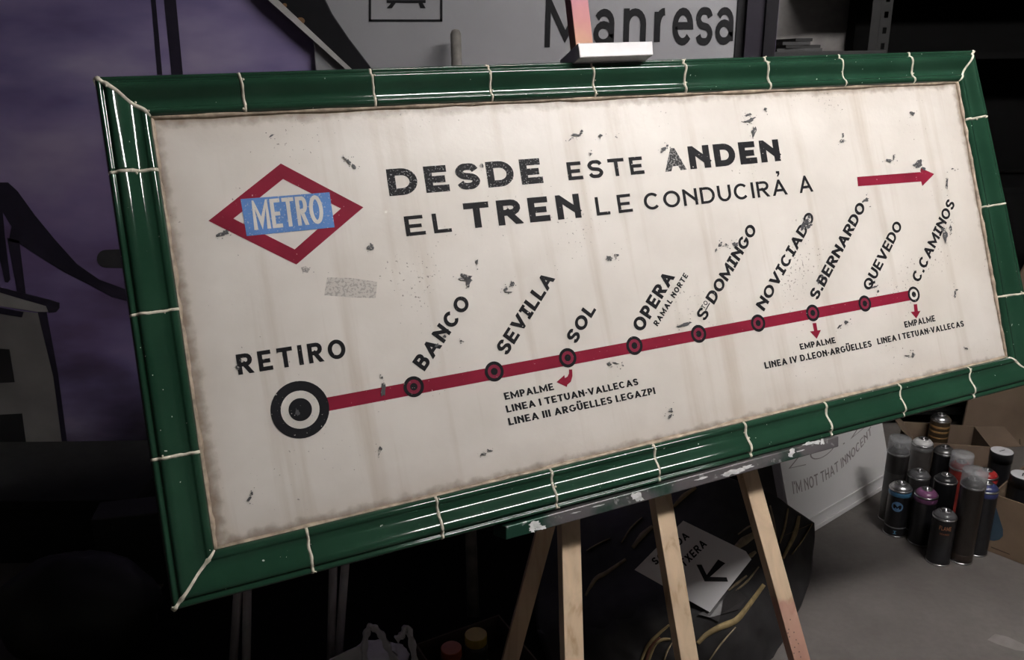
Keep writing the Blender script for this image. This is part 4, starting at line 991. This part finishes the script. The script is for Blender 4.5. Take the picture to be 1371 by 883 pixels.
for z in (1.415, 1.66, .95, .08):  # topmost shelf added, reaching past the upright to shade the alcove wall
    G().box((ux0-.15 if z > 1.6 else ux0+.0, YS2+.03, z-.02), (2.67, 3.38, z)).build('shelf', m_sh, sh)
G().box((ux1+.0, YS2+.035, .1), (2.66, YS2+.05, .93)).build('dark_backing', m_sh, sh)  # black sheets added so the space behind the shelves stays dark
G().box((ux1+.02, 3.30, .97), (2.66, 3.38, 2.2)).build('dark_backing', m_sh, sh)
# black cabinet beside it, papers on top
cab = empty('low_cabinet', V((1.0, 3.0, 0)), 'black cabinet under a pile of papers, mostly hidden behind the sign', 'cabinet')
cx0, cx1 = 0.83, ux0-.01
G().box((cx0, 2.78, 0), (cx1, 3.3, 1.425)).build('body', m_dark, cab, bevel=.003)
G().box((cx0+.01, 2.765, .05), (cx1-.01, 2.78, 1.41)).build('door', simple('black_door', (0.02, 0.02, 0.021), .5), cab)
G().box((cx1-.05, 2.75, .9), (cx1-.04, 2.765, 1.0)).build('handle', m_met, cab)
for k in range(4):
    a = atY(1045+k*5, 70, 2.86).x; b = atY(1105-k*7, 70, 2.86).x
    M = Matrix.Translation(V(((a+b)/2, 2.98, 1.4255+k*.0105))) @ Matrix.Rotation((-.05, .09, -.12, .15)[k], 4, 'Z')
    tag(G().box((-(b-a)/2, -.1, 0), ((b-a)/2, .1, .010), M).build('paper_folder', simple('dark_paper' if k % 2 else 'grey_paper', (.02, .02, .02) if k % 2 else (.05, .05, .052), .7)),
        ['dark folder at the bottom of the pile on the black cabinet', 'second folder from the bottom on the black cabinet', 'third folder from the bottom on the black cabinet', 'smallest folder on top of the pile on the black cabinet'][k], 'folder', 'folders piled on the cabinet')

# ------------------------------------------------------------------ dim things low on the left
m_tube2 = simple('grey_tube', (0.38, 0.36, 0.37), .5)
def stand(pairs, label, Y):
    e = empty('folding_stand', atY(*pairs[0][1], Y), label, 'stand', 'folded metal stands under the sign')
    tops = []
    for a, b in pairs:
        P, Q = atY(*a, Y), atY(*b, Y); d = (Q-P).normalized(); Q = P+d*((.002-P.z)/d.z); P = P-d*.35; tops.append(P)
        G().tube([P, Q], .010, 10).build('leg', m_tube2, e, smooth=True)
    G().tube([tops[0]+V((0, 0, -.05)), tops[1]+V((0, 0, -.05))], .007, 8).build('crossbar', m_tube2, e, smooth=True)
stand([((318, 798), (314, 860)), ((331, 794), (330, 860))], 'thin grey tube stand below the lower left of the sign', 1.62)
stand([((446, 762), (443, 883)), ((462, 757), (453, 883))], 'grey tube stand left of the white carrier bag', 1.66)
# black leaning board
Pbl = [fl(400, 735), fl(720, 705)]
up_ = V((0, .25, .97))
tag(G().prism([Pbl[0], Pbl[1], Pbl[1]+up_*.45, Pbl[0]+up_*.5], V((0, .012, 0))).build('poster_board', m_dark), 'black board leaning against the wall in the dark under the sign', 'board')
# low carton with jars
cA = fl(556, 862, .09); cB = fl(668, 822, .09)
cA.z = cB.z = 0
dxx = (cB-cA); wx_ = dxx.length; dxx.normalize(); dyy = V((-dxx.y, dxx.x, 0))
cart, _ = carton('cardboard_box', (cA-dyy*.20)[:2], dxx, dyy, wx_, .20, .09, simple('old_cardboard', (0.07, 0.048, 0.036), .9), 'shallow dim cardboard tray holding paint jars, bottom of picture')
def jar(px, py, z, R, col, nm, label, lidh=.03):
    p = fl(px, py, z); e = empty('paint_jar', V((p.x, p.y, .006)), label, 'jar', 'paint jars in the shallow tray'); c = V((p.x, p.y, .006))
    G().lathe([(R*.9, 0), (R, .004), (R, z-lidh-.01), (R*.85, z-lidh)], 24, c).build('body', simple('jar_body', (.06, .055, .05), .3), e, smooth=True)
    G().lathe([(R*.92, z-lidh), (R*.95, z-lidh+.001), (R*.95, z-.008), (R*.9, z-.0065), (.0004, z-.006)], 24, c).build('lid', simple(nm, col, .4), e)
jar(637, 848, .115, .028, (.42, .30, .05), 'yellow_lid', 'paint jar with yellow lid in the shallow tray')
jar(604, 866, .10, .026, (.42, .10, .04), 'orange_lid', 'paint jar with orange lid, left of the yellow lidded one')
# white carrier bag
bgc = fl(505, 905); bgc = V((bgc.x, bgc.y, 0))
bag = empty('carrier_bag', bgc, 'white plastic carrier bag with handles up, bottom of picture', 'bag')
m_film = simple('white_film', (0.75, 0.73, 0.74), .4, var=.05)
Yg = bgc.y
bm = bmesh.new(); bmesh.ops.create_uvsphere(bm, u_segments=36, v_segments=22, radius=1)
top = atY(505, 872, Yg).z
wv = abs(atY(556, 870, Yg).x-atY(478, 870, Yg).x)/2
for v in bm.verts:
    k = 1+.22*noise.fractal(v.co*2.5, 1, 2, 4); c_ = v.co
    v.co = V((c_.x*wv*1.05*k, c_.y*.07*k, max(0.001, top*.5+c_.z*top*.5*k)))
me = bpy.data.meshes.new('pouch'); bm.to_mesh(me); bm.free(); me.materials.append(m_film)
for p in me.polygons: p.use_smooth = True
po = bpy.data.objects.new('pouch', me); COL.objects.link(po); po.parent = bag
def handle(px):
    Q = crom(px, 5); g = G(); vs = []
    for k, p in enumerate(Q):
        a, b = V(Q[max(k-1, 0)]), V(Q[min(k+1, len(Q)-1)]); n2 = V((-(b-a).y, (b-a).x)).normalized()*(4.5+1.2*math.sin(k*1.7))
        for s_, dy in ((-1, .006), (-.3, -.006), (.4, .004), (1, -.003)): vs.append(atY(*(V(p)+n2*s_), Yg-.05+dy+.03*math.sin(k/len(Q)*math.pi)))
    m_ = len(vs); vs += [v+V((0, .002, 0)) for v in vs]
    n_ = len(Q); fs = []
    for k in range(n_-1):
        for i in range(3):
            a = (k*4+i, k*4+i+1, (k+1)*4+i+1, (k+1)*4+i); fs += [a, tuple(reversed([x+m_ for x in a]))]
        for i in (0, 3): fs.append((k*4+i, (k+1)*4+i, (k+1)*4+i+m_, k*4+i+m_))
    obj('handle', vs, fs, m_film, bag, smooth=True)
handle([(488, 890), (488, 862), (493, 842), (500, 840), (512, 852), (522, 872), (535, 892)])
handle([(530, 856), (538, 850), (545, 840), (551, 858), (556, 890)])
G().prism([atY(x, y, Yg-.03) for x, y in ((440, 884), (462, 873), (482, 864), (490, 890), (450, 900))], V((0, .004, 0))).build('side_fold', m_film, bag)
# dark things bottom left
lump('rubbish_bag', fl(120, 895)+V((-.05, .09, 0)), (.20, .13, .15), m_bag, 'large round black rubbish bag in the bottom left corner', 'bag', amp=.10, seed=5)
cb_ = fl(150, 815)
G_ = G().box((-.09, -.05, 0), (.09, .05, .23), Matrix.Translation(V((cb_.x+.02, cb_.y+.145, 0))) @ Matrix.Rotation(.2, 4, 'Z'))
tag(G_.build('storage_crate', simple('dark_crate', (.02, .02, .02), .7), bevel=.004), 'dark crate standing behind the rubbish bag, left of the sign frame', 'crate')
Yt = 2.12; zt = atY(40, 668, Yt).z
t_ = empty('filler_chest', V((-1.6, 2.3, 0)), 'long dark chest added to keep the floor dark against the mural, lower left', 'chest')  # chest added to darken the pale floor strip below the mural
m_filler = simple('filler_dark_grey', (0.022, 0.022, 0.022), .8, spec=.2)
G().box((-2.6, Yt, 0), (-1.12, 2.5, zt-.03)).build('body', m_filler, t_, bevel=.004)
G().box((-2.62, Yt-.01, zt-.028), (-1.10, 2.51, zt)).build('lid', m_filler, t_, bevel=.004)
mt_ = G().box((-1.0, 1.52, .0005), (0.08, 2.45, .001)).build('shade_mat', simple('shade_mat_black', (0.006, 0.006, 0.006), .9, spec=.1)); tag(mt_, 'added black mat standing in for shade on the floor under the left half of the sign', 'mat')  # added sheet, the floor's shade is put into its black colour
fo = bpy.data.objects['floor']
G().add([fl(x, y, .0006) for x, y in ((1332, 848), (1350, 852), (1371, 862), (1380, 872), (1360, 870), (1336, 862), (1322, 856))], [tuple(range(7))]).build('floor_stain', simple('pale_stain', (0.24, 0.225, 0.21), .7), fo)
print('objects', len(bpy.data.objects))
